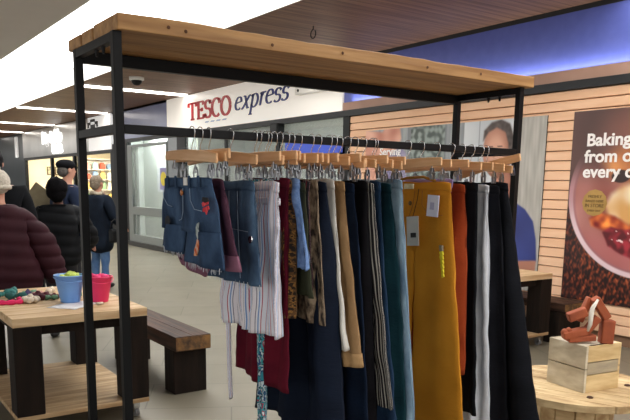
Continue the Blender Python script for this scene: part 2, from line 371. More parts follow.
# stocked shelving in the far shop
shelf = empty('shelving_unit', (8.3, 28.2, 0)); tag(shelf, 'tall stocked shelving unit inside the bright far shop', 'shelving')
s = MB(); s.box(0, 3, .3, .34, 0, 2.5)
for z in (.5, .9, 1.3, 1.7, 2.1, 2.5): s.box(0, 3, 0, .34, z - .03, z)
s.build('shelf_rack', M_white, shelf)
random.seed(4)
pal = ['#d0604c', '#e6cf7a', '#86b08a', '#87a7cf', '#e3a9a4', '#f0efe2', '#d0b478', '#a9cfd4', '#bd84a0', '#ffffff']
cn = {'#d0604c': 'red', '#e6cf7a': 'yellow', '#86b08a': 'green', '#87a7cf': 'blue', '#e3a9a4': 'pink', '#f0efe2': 'ivory', '#d0b478': 'ochre', '#a9cfd4': 'aqua', '#bd84a0': 'plum', '#ffffff': 'white'}
rows = {.5: 'bottom', .9: 'second', 1.3: 'middle', 1.7: 'fourth', 2.1: 'upper'}
for z in (.5, .9, 1.3, 1.7, 2.1):
    for k in range(10):
        c = pal[(k * 3 + int(z * 10)) % 10]; hh = random.uniform(.2, .33); x = 8.45 + k * .29
        mb = MB().box(-.1, .1, -.07, .07, 0, hh * .82).box(-.07, .07, -.045, .045, hh * .82, hh)
        o = mb.build('product_box', mat('pack_' + cn[c], c, rough=.5), loc=(x, 28.36, z), bevel=.01)
        tag(o, '%s packet on the %s shelf of the far shop' % (cn[c], rows[z]), 'packet', '%s packets on the %s shelf' % (cn[c], rows[z]))
cnt = empty('shop_counter', (8.2, 26.4, 0)); tag(cnt, 'pale shop counter in front of the far shelves', 'counter')
MB().box(0, 2.4, 0, .6, 0, .95).build('body', M_cream, cnt); MB().box(-.05, 2.45, -.05, .65, .95, 1.0).build('worktop', M_white, cnt)
# dark end of the arcade
M_endwall = mat('dark_shopfront', '#2e3236', '#3a3f43', rough=.35, scale=.8)
struct(MB().box(wall_x, wall_x + .1, 28.8, 46, 0, H).build('wall_far', M_endwall), 'dark shopfront at the far end of the arcade')
struct(MB().box(-6, wall_x, 46, 46.1, 0, H + .4).build('wall_end', M_endwall))
o = MB().box(wall_x - .08, wall_x, 29.8, 30.1, 2.5, 3.3).build('wall_light', mat('tube_white', '#ffffff', emit='#ffffff', estr=.15), bevel=.02); tag(o, 'slim upright light on the dark far shopfront', 'wall light')

# ceiling strip lights, dome camera, hook
M_strip = mat('strip_diffuser', '#ffffff', emit='#fff8ee', estr=STRIP)
for i, y in enumerate([-1.0, 4.0, 9.0, 14.0, 19.0, 24.15, 28.5, 33.0]):
    o = empty('strip_light', (4.17, y, H)); tag(o, ['linear ceiling light behind the viewer', 'linear ceiling light above the timber cladding nearest the viewer', 'linear ceiling light directly above the clothes rack end', 'linear ceiling light nearest the white supermarket sign', 'linear ceiling light second nearest, over the pier between shops', 'linear ceiling light over the silver sign', 'linear ceiling light at the far end of the silver sign', 'linear ceiling light furthest away along the arcade'][i], 'ceiling light', None)
    MB().box(0, 2.23, -.17, .17, -.012, .0).build('housing', M_white, o); MB().box(.01, 2.22, -.145, .145, -.022, -.012).build('diffuser', M_strip, o)
o = empty('dome_camera', (4.72, 12.33, H)); tag(o, 'small dark dome camera with white ring on the timber ceiling', 'security camera')
MB().lathe([(.13, 0), (.13, -.05), (.10, -.06), (0, -.06)], 24).build('ring', M_white, o, smooth=True)
MB().lathe([(.095, -.055), (.085, -.1), (.05, -.135), (0, -.145)], 24).build('dome', M_blackfr, o, smooth=True)
o = MB().tube([(0, 0, 0), (0, 0, -.04)] + [(.0, .05 * sin(a), -.09 + .05 * cos(a)) for a in [i * PI / 8 for i in range(0, 15)]], .006, 8).build('ceiling_hook', M_blackfr, loc=(4.89, 7.11, H), smooth=True); tag(o, 'black wire hook hanging from the dark timber ceiling', 'hook')

area('cove_light', (wall_x - .07, 2.6, 2.80), (0, math.radians(-160), 0), .10, 11.6, COVE, (.93, .93, 1.0))

# ------------------------------------------------------------------ posters on the cladding
def wpoly(mb, pts, d=.0):
    mb.prism([(y, z) for y, z in pts], wall_x - .046 - d, wall_x - .0445 - d, 'x')
def ell(cy, cz, ry, rz, n=40, a0=0, a1=360): return [(cy + ry * cos(math.radians(a0 + (a1 - a0) * i / n)), cz + rz * sin(math.radians(a0 + (a1 - a0) * i / n))) for i in range(n + (0 if a1 - a0 == 360 else 1))]
def clip(pts, y0, y1, z0, z1):
    """clip a polygon to a rectangle"""
    def cut(P, ins, inter):
        out = []
        for i in range(len(P)):
            a, b = P[i - 1], P[i]
            if ins(b):
                if not ins(a): out.append(inter(a, b))
                out.append(b)
            elif ins(a): out.append(inter(a, b))
        return out
    def iy(v): return lambda a, b: (v, a[1] + (b[1] - a[1]) * (v - a[0]) / (b[0] - a[0]))
    def iz(v): return lambda a, b: (a[0] + (b[0] - a[0]) * (v - a[1]) / (b[1] - a[1]), v)
    P = cut(pts, lambda p: p[0] >= y0, iy(y0)); P = cut(P, lambda p: p[0] <= y1, iy(y1))
    P = cut(P, lambda p: p[1] >= z0, iz(z0)); P = cut(P, lambda p: p[1] <= z1, iz(z1)); return P
def sm(a, b, x):
    t_ = max(0.0, min(1.0, (x - a) / (b - a))) if a != b else (1.0 if x > a else 0.0); return t_ * t_ * (3 - 2 * t_)
def hx(h): return Vector([int(h[i:i + 2], 16) / 255 for i in (1, 3, 5)])
def mixc(a, b, t_): return a + (b - a) * t_
def inpoly(P, y, z):
    """signed distance like value: positive inside, in metres"""
    ins = False; dmin = 9
    for i in range(len(P)):
        a, b = P[i - 1], P[i]
        if (a[1] > z) != (b[1] > z) and y < (b[0] - a[0]) * (z - a[1]) / (b[1] - a[1]) + a[0]: ins = not ins
        dx, dz = b[0] - a[0], b[1] - a[1]; t_ = max(0, min(1, ((y - a[0]) * dx + (z - a[1]) * dz) / (dx * dx + dz * dz + 1e-9)))
        d = math.hypot(y - a[0] - t_ * dx, z - a[1] - t_ * dz); dmin = min(dmin, d)
    return dmin if ins else -dmin
def nz2(y, z, f, s_=0): return noise.noise(Vector((y * f, z * f, s_)))
M_print = bpy.data.materials.new('photographic_print'); M_print.use_nodes = True
_n = M_print.node_tree.nodes; _a = _n.new('ShaderNodeVertexColor'); _a.layer_name = 'print'
M_print.node_tree.links.new(_a.outputs[0], _n['Principled BSDF'].inputs['Base Color']); _n['Principled BSDF'].inputs['Roughness'].default_value = .45
def printed(name, y0, y1, z0, z1, step, fn, parent):
    ny, nz_ = int((y1 - y0) / step), int((z1 - z0) / step); vs_ = []; cols = []; x = wall_x - .0455
    for j in range(nz_ + 1):
        for i in range(ny + 1):
            y, z = lerp(y0, y1, i / ny), lerp(z0, z1, j / nz_); vs_.append((x, y, z))
            c = fn(y, z); cols.append([((q / 12.92) if q <= .04045 else ((q + .055) / 1.055) ** 2.4) for q in (max(0, min(1, w_)) for w_ in c)])
    fs = [(j * (ny + 1) + i, (j + 1) * (ny + 1) + i, (j + 1) * (ny + 1) + i + 1, j * (ny + 1) + i + 1) for j in range(nz_) for i in range(ny)]
    o = MB().add(vs_, fs).build(name, M_print, parent, fix=False)
    at = o.data.color_attributes.new('print', 'FLOAT_COLOR', 'POINT')
    for k, c in enumerate(cols): at.data[k].color = (*c, 1)
    return o
def lerp(a, b, t): return a + (b - a) * t
# bakery poster
pb = empty('wall_poster', (0, 0, 0)); tag(pb, 'dark food poster reading Baking from our every day on the timber wall', 'poster')
Y0b, Y1b, Z0b, Z1b = 3.4, 4.60, .41, 2.345
MB().box(wall_x - .045, wall_x - .03, Y0b, Y1b, Z0b, Z1b).build('poster_sheet', M_blackfr, pb)
cream_P = [(4.10, 1.52), (3.98, 1.60), (3.7, 1.64), (3.4, 1.6), (3.3, 1.05), (3.7, 1.14), (3.95, 1.24), (4.12, 1.30), (4.17, 1.4)]
sauce_P = [(4.33, 1.26), (4.22, 1.33), (4.05, 1.30), (3.9, 1.22), (3.7, 1.24), (3.6, 1.1), (3.9, 1.08), (4.1, 1.13), (4.3, 1.19)]
berry_P = [(4.17, 1.13), (4.08, 1.19), (3.92, 1.17), (3.7, 1.2), (3.4, 1.1), (3.4, .85), (3.75, .86), (3.95, .93), (4.1, 1.0)]
toast_P = [(4.22, 1.86), (4.0, 1.98), (3.7, 2.1), (3.4, 2.1), (3.4, 1.62), (3.9, 1.62), (4.15, 1.72)]
def paint_b(y, z):
    w_ = .02 * nz2(y, z, 9, 1)
    bg = mixc(hx('#4a3330'), hx('#6a4a44'), .5 + .8 * nz2(y, z, 2.2, 4))
    bg = mixc(bg, hx('#8b5546'), sm(.5, .0, math.hypot(y - 3.95, z - 2.1)) * .7)
    v1 = nz2(y * 1.6 + z * .5, z * .8, 22, 2); v2 = nz2(y * 1.4 - z * .5, z * .8, 37, 7)
    cr = mixc(hx('#1c0f10'), hx('#8a3f26'), sm(-.35, .5, v1 + .5 * v2)); cr = mixc(cr, hx('#b8633c'), sm(.35, .75, v1 + .6 * v2)); cr = mixc(cr, hx('#2c1418'), .35 * sm(4.3, 4.6, y))
    c = mixc(cr, bg, sm(1.18, 1.5, z + (y - 4.1) * -.25 + w_))
    d = math.hypot((y - 3.74) / .85, (z - 1.50) / .80)
    if d < 1.03:
        up = sm(1.95, 1.55, z)
        well = mixc(hx('#8f4f44'), hx('#c58a84'), .5 + .9 * nz2(y, z, 3, 9)); well = mixc(well, hx('#b8686a'), sm(1.25, .95, z) * .7)
        rim = mixc(hx('#e7cdd4'), hx('#b98a90'), sm(1.1, 1.6, z))
        pc = mixc(well, rim, sm(.925, .95, d)); pc = mixc(pc, hx('#9b6a74'), sm(.90, .925, d) * sm(.955, .925, d) * .6)
        c = mixc(c, pc, sm(1.012, .995, d) * up)
    def lay(P, c0, soft=.02, ww=.6):
        nonlocal c
        t_ = sm(-soft, soft, inpoly(P, y + w_ * ww, z + w_ * ww))
        if t_ > 0: c = mixc(c, c0, t_)
    lay(toast_P, mixc(hx('#a85f36'), hx('#f0a45e'), .5 + nz2(y, z, 4, 3)), .10)
    lay(cream_P, mixc(hx('#dba461'), hx('#f4e2c4'), sm(-.3, .3, nz2(y, z, 4, 6))), .04)
    lay(sauce_P, mixc(hx('#8a2413'), hx('#f0853a'), .5 + 1.1 * nz2(y, z, 12, 6)), .025)
    b_ = nz2(y, z, 14, 8); lay(berry_P, mixc(hx('#5a0e18'), hx('#b02c3c'), sm(-.3, .4, b_)), .015)
    if inpoly(berry_P, y, z) > .01: c = mixc(c, hx('#f3d3d3'), sm(.42, .5, nz2(y, z, 26, 3)))
    dk = sm(1.0, .8, math.hypot((y - 4.02) / .11, (z - 1.69) / .07)); c = mixc(c, hx('#33211f'), dk)
    c = mixc(c, hx('#efe0d8'), sm(1, .5, math.hypot((y - 4.05) / .018, (z - 1.72) / .014)))
    return c
printed('print', Y0b, Y1b, Z0b, Z1b, .0085, paint_b, pb)
Mw = mat('lettering_white', '#fbf7f4', rough=.6)
for tx, z, y in (('Baking', 1.995, 4.43), ('from our', 1.832, 4.438), ('every day', 1.68, 4.447)):
    text_mesh(tx, .172, Mw, pb, wall_m(y, z, 1, 0, 1.085, wall_x - .049), bold=.0045)
bd = MB(); bd.prism(ell(4.285, 1.425, .142, .135, 12), wall_x - .049, wall_x - .0475, 'x'); gold = bd.build('badge', mat('badge_gold', '#b8934f', '#a98544', rough=.5), pb)
Mbt = mat('badge_text', '#5f4822', rough=.6)
for tx, z, sz in (('FRESHLY', 1.475, .04), ('BAKED HERE', 1.43, .036), ('IN STORE', 1.38, .05), ('EVERY DAY', 1.335, .03)):
    text_mesh(tx, sz, Mbt, gold, wall_m(4.285, z, 1, 0, 1, wall_x - .0495), align='CENTER')
# staff poster
pa = empty('wall_poster', (0, 0, 0)); tag(pa, 'wide staff photo poster with a man in a blue top on timber wall', 'poster')
MB().box(wall_x - .045, wall_x - .03, 4.93, 8.02, .42, 2.335).build('poster_sheet', M_blackfr, pa)
hand_P = [(8.1, 1.6), (8.1, 2.36), (7.66, 2.30), (7.60, 2.36), (7.30, 2.36), (7.26, 2.2), (7.34, 2.08), (7.62, 1.9), (7.8, 1.6)]
shirt_P = [(6.2, .42), (6.15, 1.2), (5.8, 1.45), (5.55, 1.52), (5.35, 1.43), (5.15, 1.33), (5.03, 1.2), (4.975, 1.0), (4.95, .76), (5.3, .72), (5.35, .42)]
arm_P = [(5.37, .60), (5.33, .73), (4.955, .77), (4.965, .60), (5.1, .50)]
neck_P = [(5.66, 1.3), (5.30, 1.3), (5.34, 1.8), (5.6, 1.8)]
hair_P = [(5.82, 2.10), (5.81, 2.22), (5.70, 2.31), (5.56, 2.335), (5.43, 2.28), (5.36, 2.12), (5.36, 1.88), (5.42, 1.88), (5.44, 2.06), (5.49, 2.19), (5.62, 2.25), (5.74, 2.2)]
apron_P = [(7.1, .5), (7.7, .5), (7.55, 2.0), (7.3, 2.12), (7.16, 2.0)]
def paint_a(y, z):
    c = mixc(hx('#9a9a98'), hx('#b5b5b2'), .5 + nz2(y * 3, z * .4, 4, 1))
    if y > 6.12:
        c = mixc(hx('#8d9295'), hx('#a9adae'), .5 + nz2(y * 4, z * .4, 5, 2))
        if 6.45 < y < 7.08:
            c = mixc(hx('#4c5652'), hx('#94a09a'), sm(-.4, .4, nz2(y, z, 16, 5)))
        if 6.2 < y < 6.32 or 7.08 < y < 7.14 or 6.42 < y < 6.45: c = hx('#7b8084')
    elif y > 5.34: c = mixc(hx('#c0c5ca'), hx('#d6dadd'), .5 + nz2(y, z, 2, 2)); 
    else: c = mixc(hx('#a3a098'), hx('#bfbcb5'), .5 + .9 * nz2(y * 5, z * .5, 6, 3))
    if abs(y - 5.88) < .008 and z > 1.5: c = hx('#8c9196')
    def lay(P, c0, soft=.012):
        nonlocal c
        t_ = sm(-soft, soft, inpoly(P, y, z))
        if t_ > 0: c = mixc(c, c0, t_)
    lay(apron_P, mixc(hx('#857ea0'), hx('#aaa4b8'), .5 + nz2(y, z, 5, 3)))
    lay(hand_P, mixc(hx('#c47f69'), hx('#e5af98'), .5 + 1.2 * nz2(y, z, 5, 4)), .02)
    lay(shirt_P, mixc(hx('#262f6c'), hx('#3a4890'), .5 + nz2(y, z, 3, 7)))
    lay(arm_P, hx('#b9806a'))
    lay(neck_P, mixc(hx('#b57a64'), hx('#8f5a49'), sm(5.5, 5.3, y)))
    d = math.hypot((y - 5.59) / .225, (z - 1.99) / .32)
    if d < 1.05:
        f_ = mixc(hx('#dca78e'), hx('#a9705a'), sm(.25, 1, d + (5.6 - y) * 1.4)); f_ = mixc(f_, hx('#80543f'), sm(1.87, 1.75, z) * .75)
        for ey in (5.56, 5.70): f_ = mixc(f_, hx('#3f2a25'), sm(1, .6, math.hypot((y - ey) / .034, (z - 2.0) / .011)))
        for ey in (5.56, 5.70): f_ = mixc(f_, hx('#4f362e'), sm(1, .6, math.hypot((y - ey) / .045, (z - 2.035) / .009)))
        f_ = mixc(f_, hx('#94604d'), sm(1, .3, math.hypot((y - 5.645) / .03, (z - 1.93) / .03)) * .7); f_ = mixc(f_, hx('#6d3a34'), sm(1, .5, math.hypot((y - 5.63) / .05, (z - 1.84) / .012)))
        c = mixc(c, f_, sm(1.02, .96, d))
    lay(hair_P, mixc(hx('#3d332f'), hx('#5d504a'), .5 + nz2(y, z, 20, 4)), .015)
    return c
printed('print', 4.93, 8.02, .42, 2.335, .0125, paint_a, pa)
text_mesh('Serving', .15, Mw, pa, wall_m(7.70, 1.985, 1, 0, 1.0, wall_x - .049), bold=.003)

# ------------------------------------------------------------------ garment rack
RX, RY, RL, RD = .799, 2.2555, 1.937, .40
ZB, ZR = 2.021, 1.723
rk = empty('garment_rack', (RX, RY, 0)); tag(rk, 'black steel clothes rack with thick pine board on top', 'clothes rack')
hs = .0145
for x, y in ((0, 0), (0, RD), (RL, 0), (RL, RD)): MB().box(x - hs, x + hs, y - hs, y + hs, 0, ZB).build('post', M_black, rk, bevel=.002)
for x in (0, RL):
    for z in (ZB - .0155, ZR, .12): MB().box(x - hs + .001, x + hs - .001, hs, RD - hs, z - .0145, z + .0145).build('end_bar', M_black, rk, bevel=.002)
    for y in (.12, .19): MB().tube([(x, y, ZB - .03), (x, y, ZB - .052)], [.008, .004], 8).build('bolt', M_black, rk)
MB().box(hs, RL - hs, RD - .0145, RD + .0145, ZB - .045, ZB - .001).build('back_beam', M_black, rk, bevel=.002)
MB().box(hs, RL - hs, -.0135, .0135, ZR - .0145, ZR + .0145).build('hanging_rail', M_black, rk, bevel=.002)
MB().box(hs, RL - hs, -.0145 + RD, .0145 + RD, .105, .135).build('low_bar', M_black, rk, bevel=.002)
bd = MB()
def plank(y0, y1, th, seed, x0=-.022, x1=RL + .052):
    n = 28; vs_ = []; fs = []
    for i in range(n + 1):
        x = x0 + (x1 - x0) * i / n
        wz = .004 * noise.noise(Vector((x * 2.3, seed, 0))) + (.0035 * noise.noise(Vector((x * 9, seed, 3))))
        wy = .004 * noise.noise(Vector((x * 3, seed, 7)))
        vs_ += [(x, y0 + wy, ZB), (x, y1, ZB), (x, y1, ZB + th + wz), (x, y0 + wy, ZB + th + wz)]
    for i in range(n):
        o = i * 4
        for k in range(4): fs.append((o + k, o + (k + 1) % 4, o + 4 + (k + 1) % 4, o + 4 + k))
    fs += [(0, 1, 2, 3), (n * 4, n * 4 + 1, n * 4 + 2, n * 4 + 3)]
    bd.add(vs_, fs)
plank(-.038, .20, .049, 1, -.006); plank(.203, .315, .043, 5, -.010); plank(.318, .465, .040, 9, -.014)
ob = bd.build('top_board', M_board, rk, bevel=.003)
for k, (x, z) in enumerate([(.16, .025), (.22, .02), (.55, .018), (.86, .026), (1.3, .02), (1.62, .025)]):
    MB().lathe([(.006, 0), (.005, .0012), (0, .0014)], 10).build('knot', mat('knot_brown', '#5a3820', rough=.8), rk, (x, -.042, ZB + z), (PI / 2, 0, 0))

# ------------------------------------------------------------------ hangers
def bar_mesh():
    mb = MB(); n = 16; vs_ = []; fs = []
    for i in range(n + 1):
        y = -.192 + .384 * i / n; a = cos(PI * y / .384)
        zt_, zb_ = -.068 + .009 * a, -.100 + .003 * a; t = .0065 - .0015 * (1 - a)
        x = -.006 * (1 - a)
        vs_ += [(x - t, y, zb_), (x + t, y, zb_), (x + t, y, zt_), (x - t, y, zt_)]
    for i in range(n):
        o = i * 4
        for k in range(4): fs.append((o + k, o + (k + 1) % 4, o + 4 + (k + 1) % 4, o + 4 + k))
    fs += [(0, 1, 2, 3), (n * 4, n * 4 + 1, n * 4 + 2, n * 4 + 3)]
    return mb.add(vs_, fs)
def hook_mesh():
    pts = [(0, 0, -.062), (0, 0, -.045), (0, -.006, -.036), (0, -.017, -.024)]
    pts += [(0, -.0225 * cos(a), -.002 + .0205 * sin(a)) for a in [math.radians(-10 + 20 * i) for i in range(11)]]
    return MB().tube(pts, .0017, 8)
def clip_mesh():
    mb = MB()
    for s_ in (-1, 1):
        mb.prism([(s_ * .002, -.106), (s_ * .0035, -.106), (s_ * .009, -.128), (s_ * .006, -.152), (s_ * .0045, -.152), (s_ * .007, -.128)], -.006 - .002 * s_, .006 - .002 * s_, 'y')
    mb.tube([(0, 0, -.098), (0, 0, -.125)], .0022, 6); mb.tube([(0, -.009, -.126), (0, .009, -.126)], .0035, 8)
    mb.tube([(0, 0, -.100)] + [(.0, .006 * cos(a), -.098 + .008 * sin(a)) for a in (0, 1, 2, 3)], .0018, 6)
    return mb
proto = empty('clip_hanger', (0, 0, 0))
bar_mesh().build('wooden_bar', M_hang, proto, bevel=.003)
hook_mesh().build('hook', M_steel, proto, smooth=True)
for y in (-.135, .135): clip_mesh().build('clip', M_clip, proto, (0, y, 0))
used = [False]
def hanger(X, label, tilt=0, turn=0, dy=0):
    if not used[0]: h = proto; used[0] = True
    else:
        h = proto.copy(); C.objects.link(h)
        for ch in proto.children:
            c = ch.copy(); C.objects.link(c); c.parent = h
    rs = random.Random(int(X * 1000))
    if not tilt: tilt = math.radians(rs.uniform(-4.5, 3.0))
    if not turn: turn = math.radians(rs.uniform(-5, 5))
    h.location = (X, RY + dy + rs.uniform(-.006, .006), ZR + .004); h.rotation_euler = (tilt, 0, turn)
    tag(h, label, 'hanger', 'wooden clip hangers along the rail'); return h

# ------------------------------------------------------------------ garments
ZW = ZR - .146          # top of a clipped waistband
def lerp(a, b, t): return a + (b - a) * t
def tube_cloth(mb, yN, yF, zf, v0, v1, rows, cols, th, fold, wid, leng, u_off=0.0, hem=None, sag=.010):
    """flat cloth tube: yN(v), yF(v) near and far edges"""
    o = 0; fr_, bk = [], []
    vs_, uv = [], []
    for r in range(rows + 1):
        v = lerp(v0, v1, r / rows)
        for side in (0, 1):
            for c in range(cols + 1):
                u = c / cols
                y = lerp(yN(v), yF(v), u)
                t = th(v) * (.22 + .78 * max(0, sin(PI * u)) ** .55) / 2
                x = (-t if side == 0 else t) + fold(u + u_off, v)
                uu = (u + u_off)
                z = zf(v) + (hem(u) * max(0, (v - .8) / .2) if hem else 0) - sag * (abs(uu - .5) * 2) ** 4 * max(0, 1 - v * 4) - sag * .8 * sin(PI * min(1, max(0, uu))) ** 2 * max(0, 1 - v * 5)
                vs_.append((x, y, z)); uv.append(((u + u_off) * wid + side * .37, -v * leng))
    W = (cols + 1); fs = []
    for r in range(rows):
        for side in (0, 1):
            a = (r * 2 + side) * W; b = ((r + 1) * 2 + side) * W
            for c in range(cols): fs.append((a + c, a + c + 1, b + c + 1, b + c))
        a = r * 2 * W; b = (r + 1) * 2 * W
        fs.append((a, a + W, b + W, b)); fs.append((a + cols, b + cols, b + W + cols, a + W + cols))
    a = rows * 2 * W
    for c in range(cols): fs.append((a + c, a + c + 1, a + W + c + 1, a + W + c))
    for c in range(cols): fs.append((c, W + c, W + c + 1, c + 1))
    mb.add(vs_, fs, None, uv)
def garment(name, label, cat, X, leng, nb, fb, m, hwn=.165, hwf=.165, crotch=None, legw=.2, th=.026, amp=.006, freq=2.5, seed=1, ztop=None,
            flare=1.0, hem=None, band=None, hlabel=None, tilt=0, turn=0, hng=True, rows=30, cuff=None, group=None, bandh=.036, dX=0):
    zt_ = ztop or ZW
    r = empty(name, (X, RY, zt_)); tag(r, label, cat, group)
    r.rotation_euler = (tilt, 0, turn)
    e = lambda v: v ** flare
    yN = lambda v: -lerp(hwn, nb, e(v)); yF = lambda v: lerp(hwf, fb, e(v))
    rs = random.Random(seed * 31 + 5); dz_ = rs.uniform(-.010, .008)
    zt_ += dz_; r.location.z = zt_
    zf = lambda v: -leng * v
    thv = lambda v: th * (.35 + .65 * min(1, v * 4))
    ph = seed * 1.7
    fold = lambda u, v: 1.5 * (amp * sin(2 * PI * freq * u + ph + 1.6 * v) + amp * .6 * sin(2 * PI * freq * 2.1 * u + ph * 2 - 2 * v)) * min(1, v * 3 + .15) + .010 * noise.noise(Vector((u * 3, v * 5 * leng / .5, seed))) * min(1, .3 + v * 2)
    wid = hwn + hwf
    body = MB()
    if crotch is None:
        tube_cloth(body, yN, yF, zf, 0, 1, rows, 26, thv, fold, wid, leng, 0, hem)
    else:
        vc = crotch / leng
        tube_cloth(body, yN, yF, zf, 0, vc, max(8, int(rows * vc)), 26, lambda v: thv(v) * (1.04 - .5 * (v / vc) ** 2), fold, wid, leng)
        mid = lambda v: (yN(v) + yF(v)) / 2
        def inN(v): return lerp(mid(vc), yN(1) + legw, (v - vc) / (1 - vc)) if v > vc else mid(v) + .004
        def inF(v): return lerp(mid(vc), yF(1) - legw, (v - vc) / (1 - vc)) if v > vc else mid(v) - .004
        rr = rows
        foldN = lambda u, v: fold(u * .5, v); foldF = lambda u, v: fold(.5 + u * .5, v)
        tube_cloth(body, yN, inN, zf, 0.02, 1, rr, 16, thv, foldN, wid / 2, leng, 0, hem)
        tube_cloth(body, inF, yF, zf, 0.02, 1, rr, 16, thv, foldF, wid / 2, leng, 0, hem)
    body.build('body', m, r, smooth=True, fix=True)
    bm_ = MB(); vb = bandh / leng
    tube_cloth(bm_, lambda v: yN(v) - .002, lambda v: yF(v) + .002, lambda v: -leng * v + .002, 0, vb, 3, 20, lambda v: thv(v) + .007, fold, wid, leng)
    bm_.build('waistband', band or m, r, smooth=True)
    if cuff:
        cm, ch = cuff; vv = 1 - ch / leng
        cb = MB()
        iN = (lambda v: inN(v) + .003) if crotch else (lambda v: yF(v) + .003)
        tube_cloth(cb, lambda v: yN(v) - .003, iN, lambda v: -leng * v - .002, vv, 1, 3, 14, lambda v: thv(v) + .007, (foldN if crotch else fold), wid, leng)
        cb.build('cuff', cm, r, smooth=True)
    if hng: hanger(X, hlabel or 'wooden clip hanger holding the ' + label.split(',')[0], tilt, turn)
    r['_top'] = 1; del r['_top']
    return r
def fray(parent, y0, y1, z, n, seed, z1=None):
    random.seed(seed); mb = MB()
    for k in range(n):
        t_ = k / (n - 1); y = lerp(y0, y1, t_) + random.uniform(-.003, .003); zz = lerp(z, z1 if z1 is not None else z, t_)
        l = random.uniform(.008, .022); x = random.uniform(-.012, .006)
        mb.tube([(x, y, zz + .004), (x + random.uniform(-.004, .002), y + random.uniform(-.006, .006), zz - l)], [.0016, .0005], 4)
    mb.build('frayed_hem', mat('white_thread', '#c3cad2', rough=.9), parent)
def denim(name, a, b, scale=14, lo=.35, hi=.65): return mat(name, a, b, rough=.85, scale=scale, uv=True, stretch=(1.6, .7, 1), bump=.35, bscale=60, spec=.12, lo=lo, hi=hi, detail=6)
D_dark = denim('dark_indigo_denim', '#1c2b42', '#486080', 7)
D_mid = denim('mid_blue_denim', '#2a3c54', '#56708c', 7)
D_wash = denim('washed_blue_denim', '#35506a', '#93acbd', 5)
D_navy = denim('navy_denim', '#1b2c44', '#27405c', 10)
def cloth(name, a, b=None, **k):
    k.setdefault('scale', 8); return mat(name, a, b or a, rough=k.pop('rough', .9), uv=True, bump=.2, bscale=80, spec=.12, **k)

# -- dark frayed denim shorts at the near left end
g = empty('denim_shorts', (1.034, RY, ZW)); tag(g, 'dark indigo denim shorts with red flower embroidery and frayed hems', 'shorts')
mb = MB()
fold = lambda u, v: .008 * sin(9 * u + 1 + v) * min(1, v * 3) + .004 * noise.noise(Vector((u * 4, v * 4, 2)))
shY = lambda v: -lerp(.178, .252, v ** .8); shF = lambda v: lerp(.186, .222, v)
tube_cloth(mb, shY, shF, lambda v: -.30 * v, 0, .62, 14, 30, lambda v: .03, fold, .36, .3)
tube_cloth(mb, shY, lambda v: lerp(-.02, .012, (v - .6) / .4), lambda v: -.30 * v, .6, 1, 10, 16, lambda v: .042, fold, .18, .3, 0, lambda u: .01 * u)
tube_cloth(mb, lambda v: lerp(0.0, .05, (v - .6) / .4), shF, lambda v: -.26 * v - .012, .6, 1, 10, 16, lambda v: .042, fold, .18, .3, .5, lambda u: .02 * u)
mb.build('body', D_dark, g, smooth=True)
wb = MB(); tube_cloth(wb, lambda v: -.18, lambda v: .188, lambda v: -.036 * v + .001, 0, 1, 4, 28, lambda v: .036, lambda u, v: 0, .36, .036)
wb.build('waistband', denim('dark_indigo_waistband', '#24354f', '#48607e', 12), g, smooth=True)
MB().lathe([(.0105, 0), (.0105, .003), (.004, .005), (0, .005)], 16).build('button', mat('copper_button', '#a5673c', rough=.35, metal=.8), g, (-.022, -.005, -.055), (0, -PI / 2, 0))
stm = mat('stitch_thread', '#8ba0b8', rough=.8)
st = MB()
st.tube([(-.0225, .16, -.04), (-.0225, .155, -.075), (-.0225, .12, -.10), (-.0225, .08, -.105)], .0013, 5)
st.build('pocket_stitching', stm, g)
st = MB(); st.tube([(-.0245, -.07, -.04), (-.0245, -.075, -.08), (-.0245, -.105, -.108), (-.0245, -.16, -.112)], .0014, 5); st.build('pocket_stitching', stm, g)
st = MB(); st.tube([(-.0225, -.012, -.04), (-.0235, -.012, -.12), (-.0235, .0, -.145), (-.0235, .02, -.15)], .0013, 5); st.build('fly_stitching', stm, g)
for y in (.12, .05, -.06, -.13): MB().box(-.0235, -.019, y - .006, y + .006, -.042, .002).build('belt_loop', D_dark, g)
MB().lathe([(.022, 0), (.022, .002), (0, .0025)], 18).build('dark_patch', mat('dark_embroidery', '#1c2233', '#30302f', rough=.9, scale=60), g, (-.0225, .12, -.16), (0, -PI / 2, 0))
# red flower
fl = MB()
for k in range(6):
    a = k * PI / 3 + .3; fl.prism([(cos(a + q) * rr - .19, sin(a + q) * rr - .095) for q, rr in ((0, .004), (-.4, .02), (0, .028), (.4, .02))], -.026, -.0235, 'x')
fl.build('red_flower', mat('red_embroidery', '#c32a3a', '#e04a50', rough=.8, scale=60), g)
fl = MB(); fl.prism([(-.165, -.08), (-.17, -.066), (-.21, -.068), (-.215, -.08), (-.19, -.084)], -.0262, -.024, 'x'); fl.build('black_leaf', mat('black_embroidery', '#12141c', rough=.8), g)
# bird and fish like patch on the thigh
fx = MB(); fx.prism([(-.118, -.168), (-.125, -.155), (-.14, -.15), (-.135, -.17), (-.142, -.195), (-.13, -.205), (-.12, -.19)], -.027, -.0235, 'x'); fx.build('pale_patch', mat('pale_embroidery', '#b9c3c4', '#8c9c9c', rough=.8, scale=80), g)
fx = MB(); fx.prism([(-.13, -.205), (-.145, -.21), (-.14, -.235), (-.122, -.262), (-.104, -.262), (-.108, -.242), (-.12, -.225)], -.0285, -.0245, 'x'); fx.build('orange_patch', stops(mat('orange_embroidery', '#000000', rough=.8, scale=60), [(.4, '#c9543a'), (.5, '#e08a4a'), (.6, '#d9b8a8')]), g)
MB().box(-.0245, -.0215, -.05, -.022, -.03, -.004).build('size_label', M_white, g)
fray(g, -.245, .012, -.297, 44, 3, -.296); fray(g, .05, .22, -.27, 30, 4, -.255)
fray(g, -.05, .0, -.22, 6, 9)
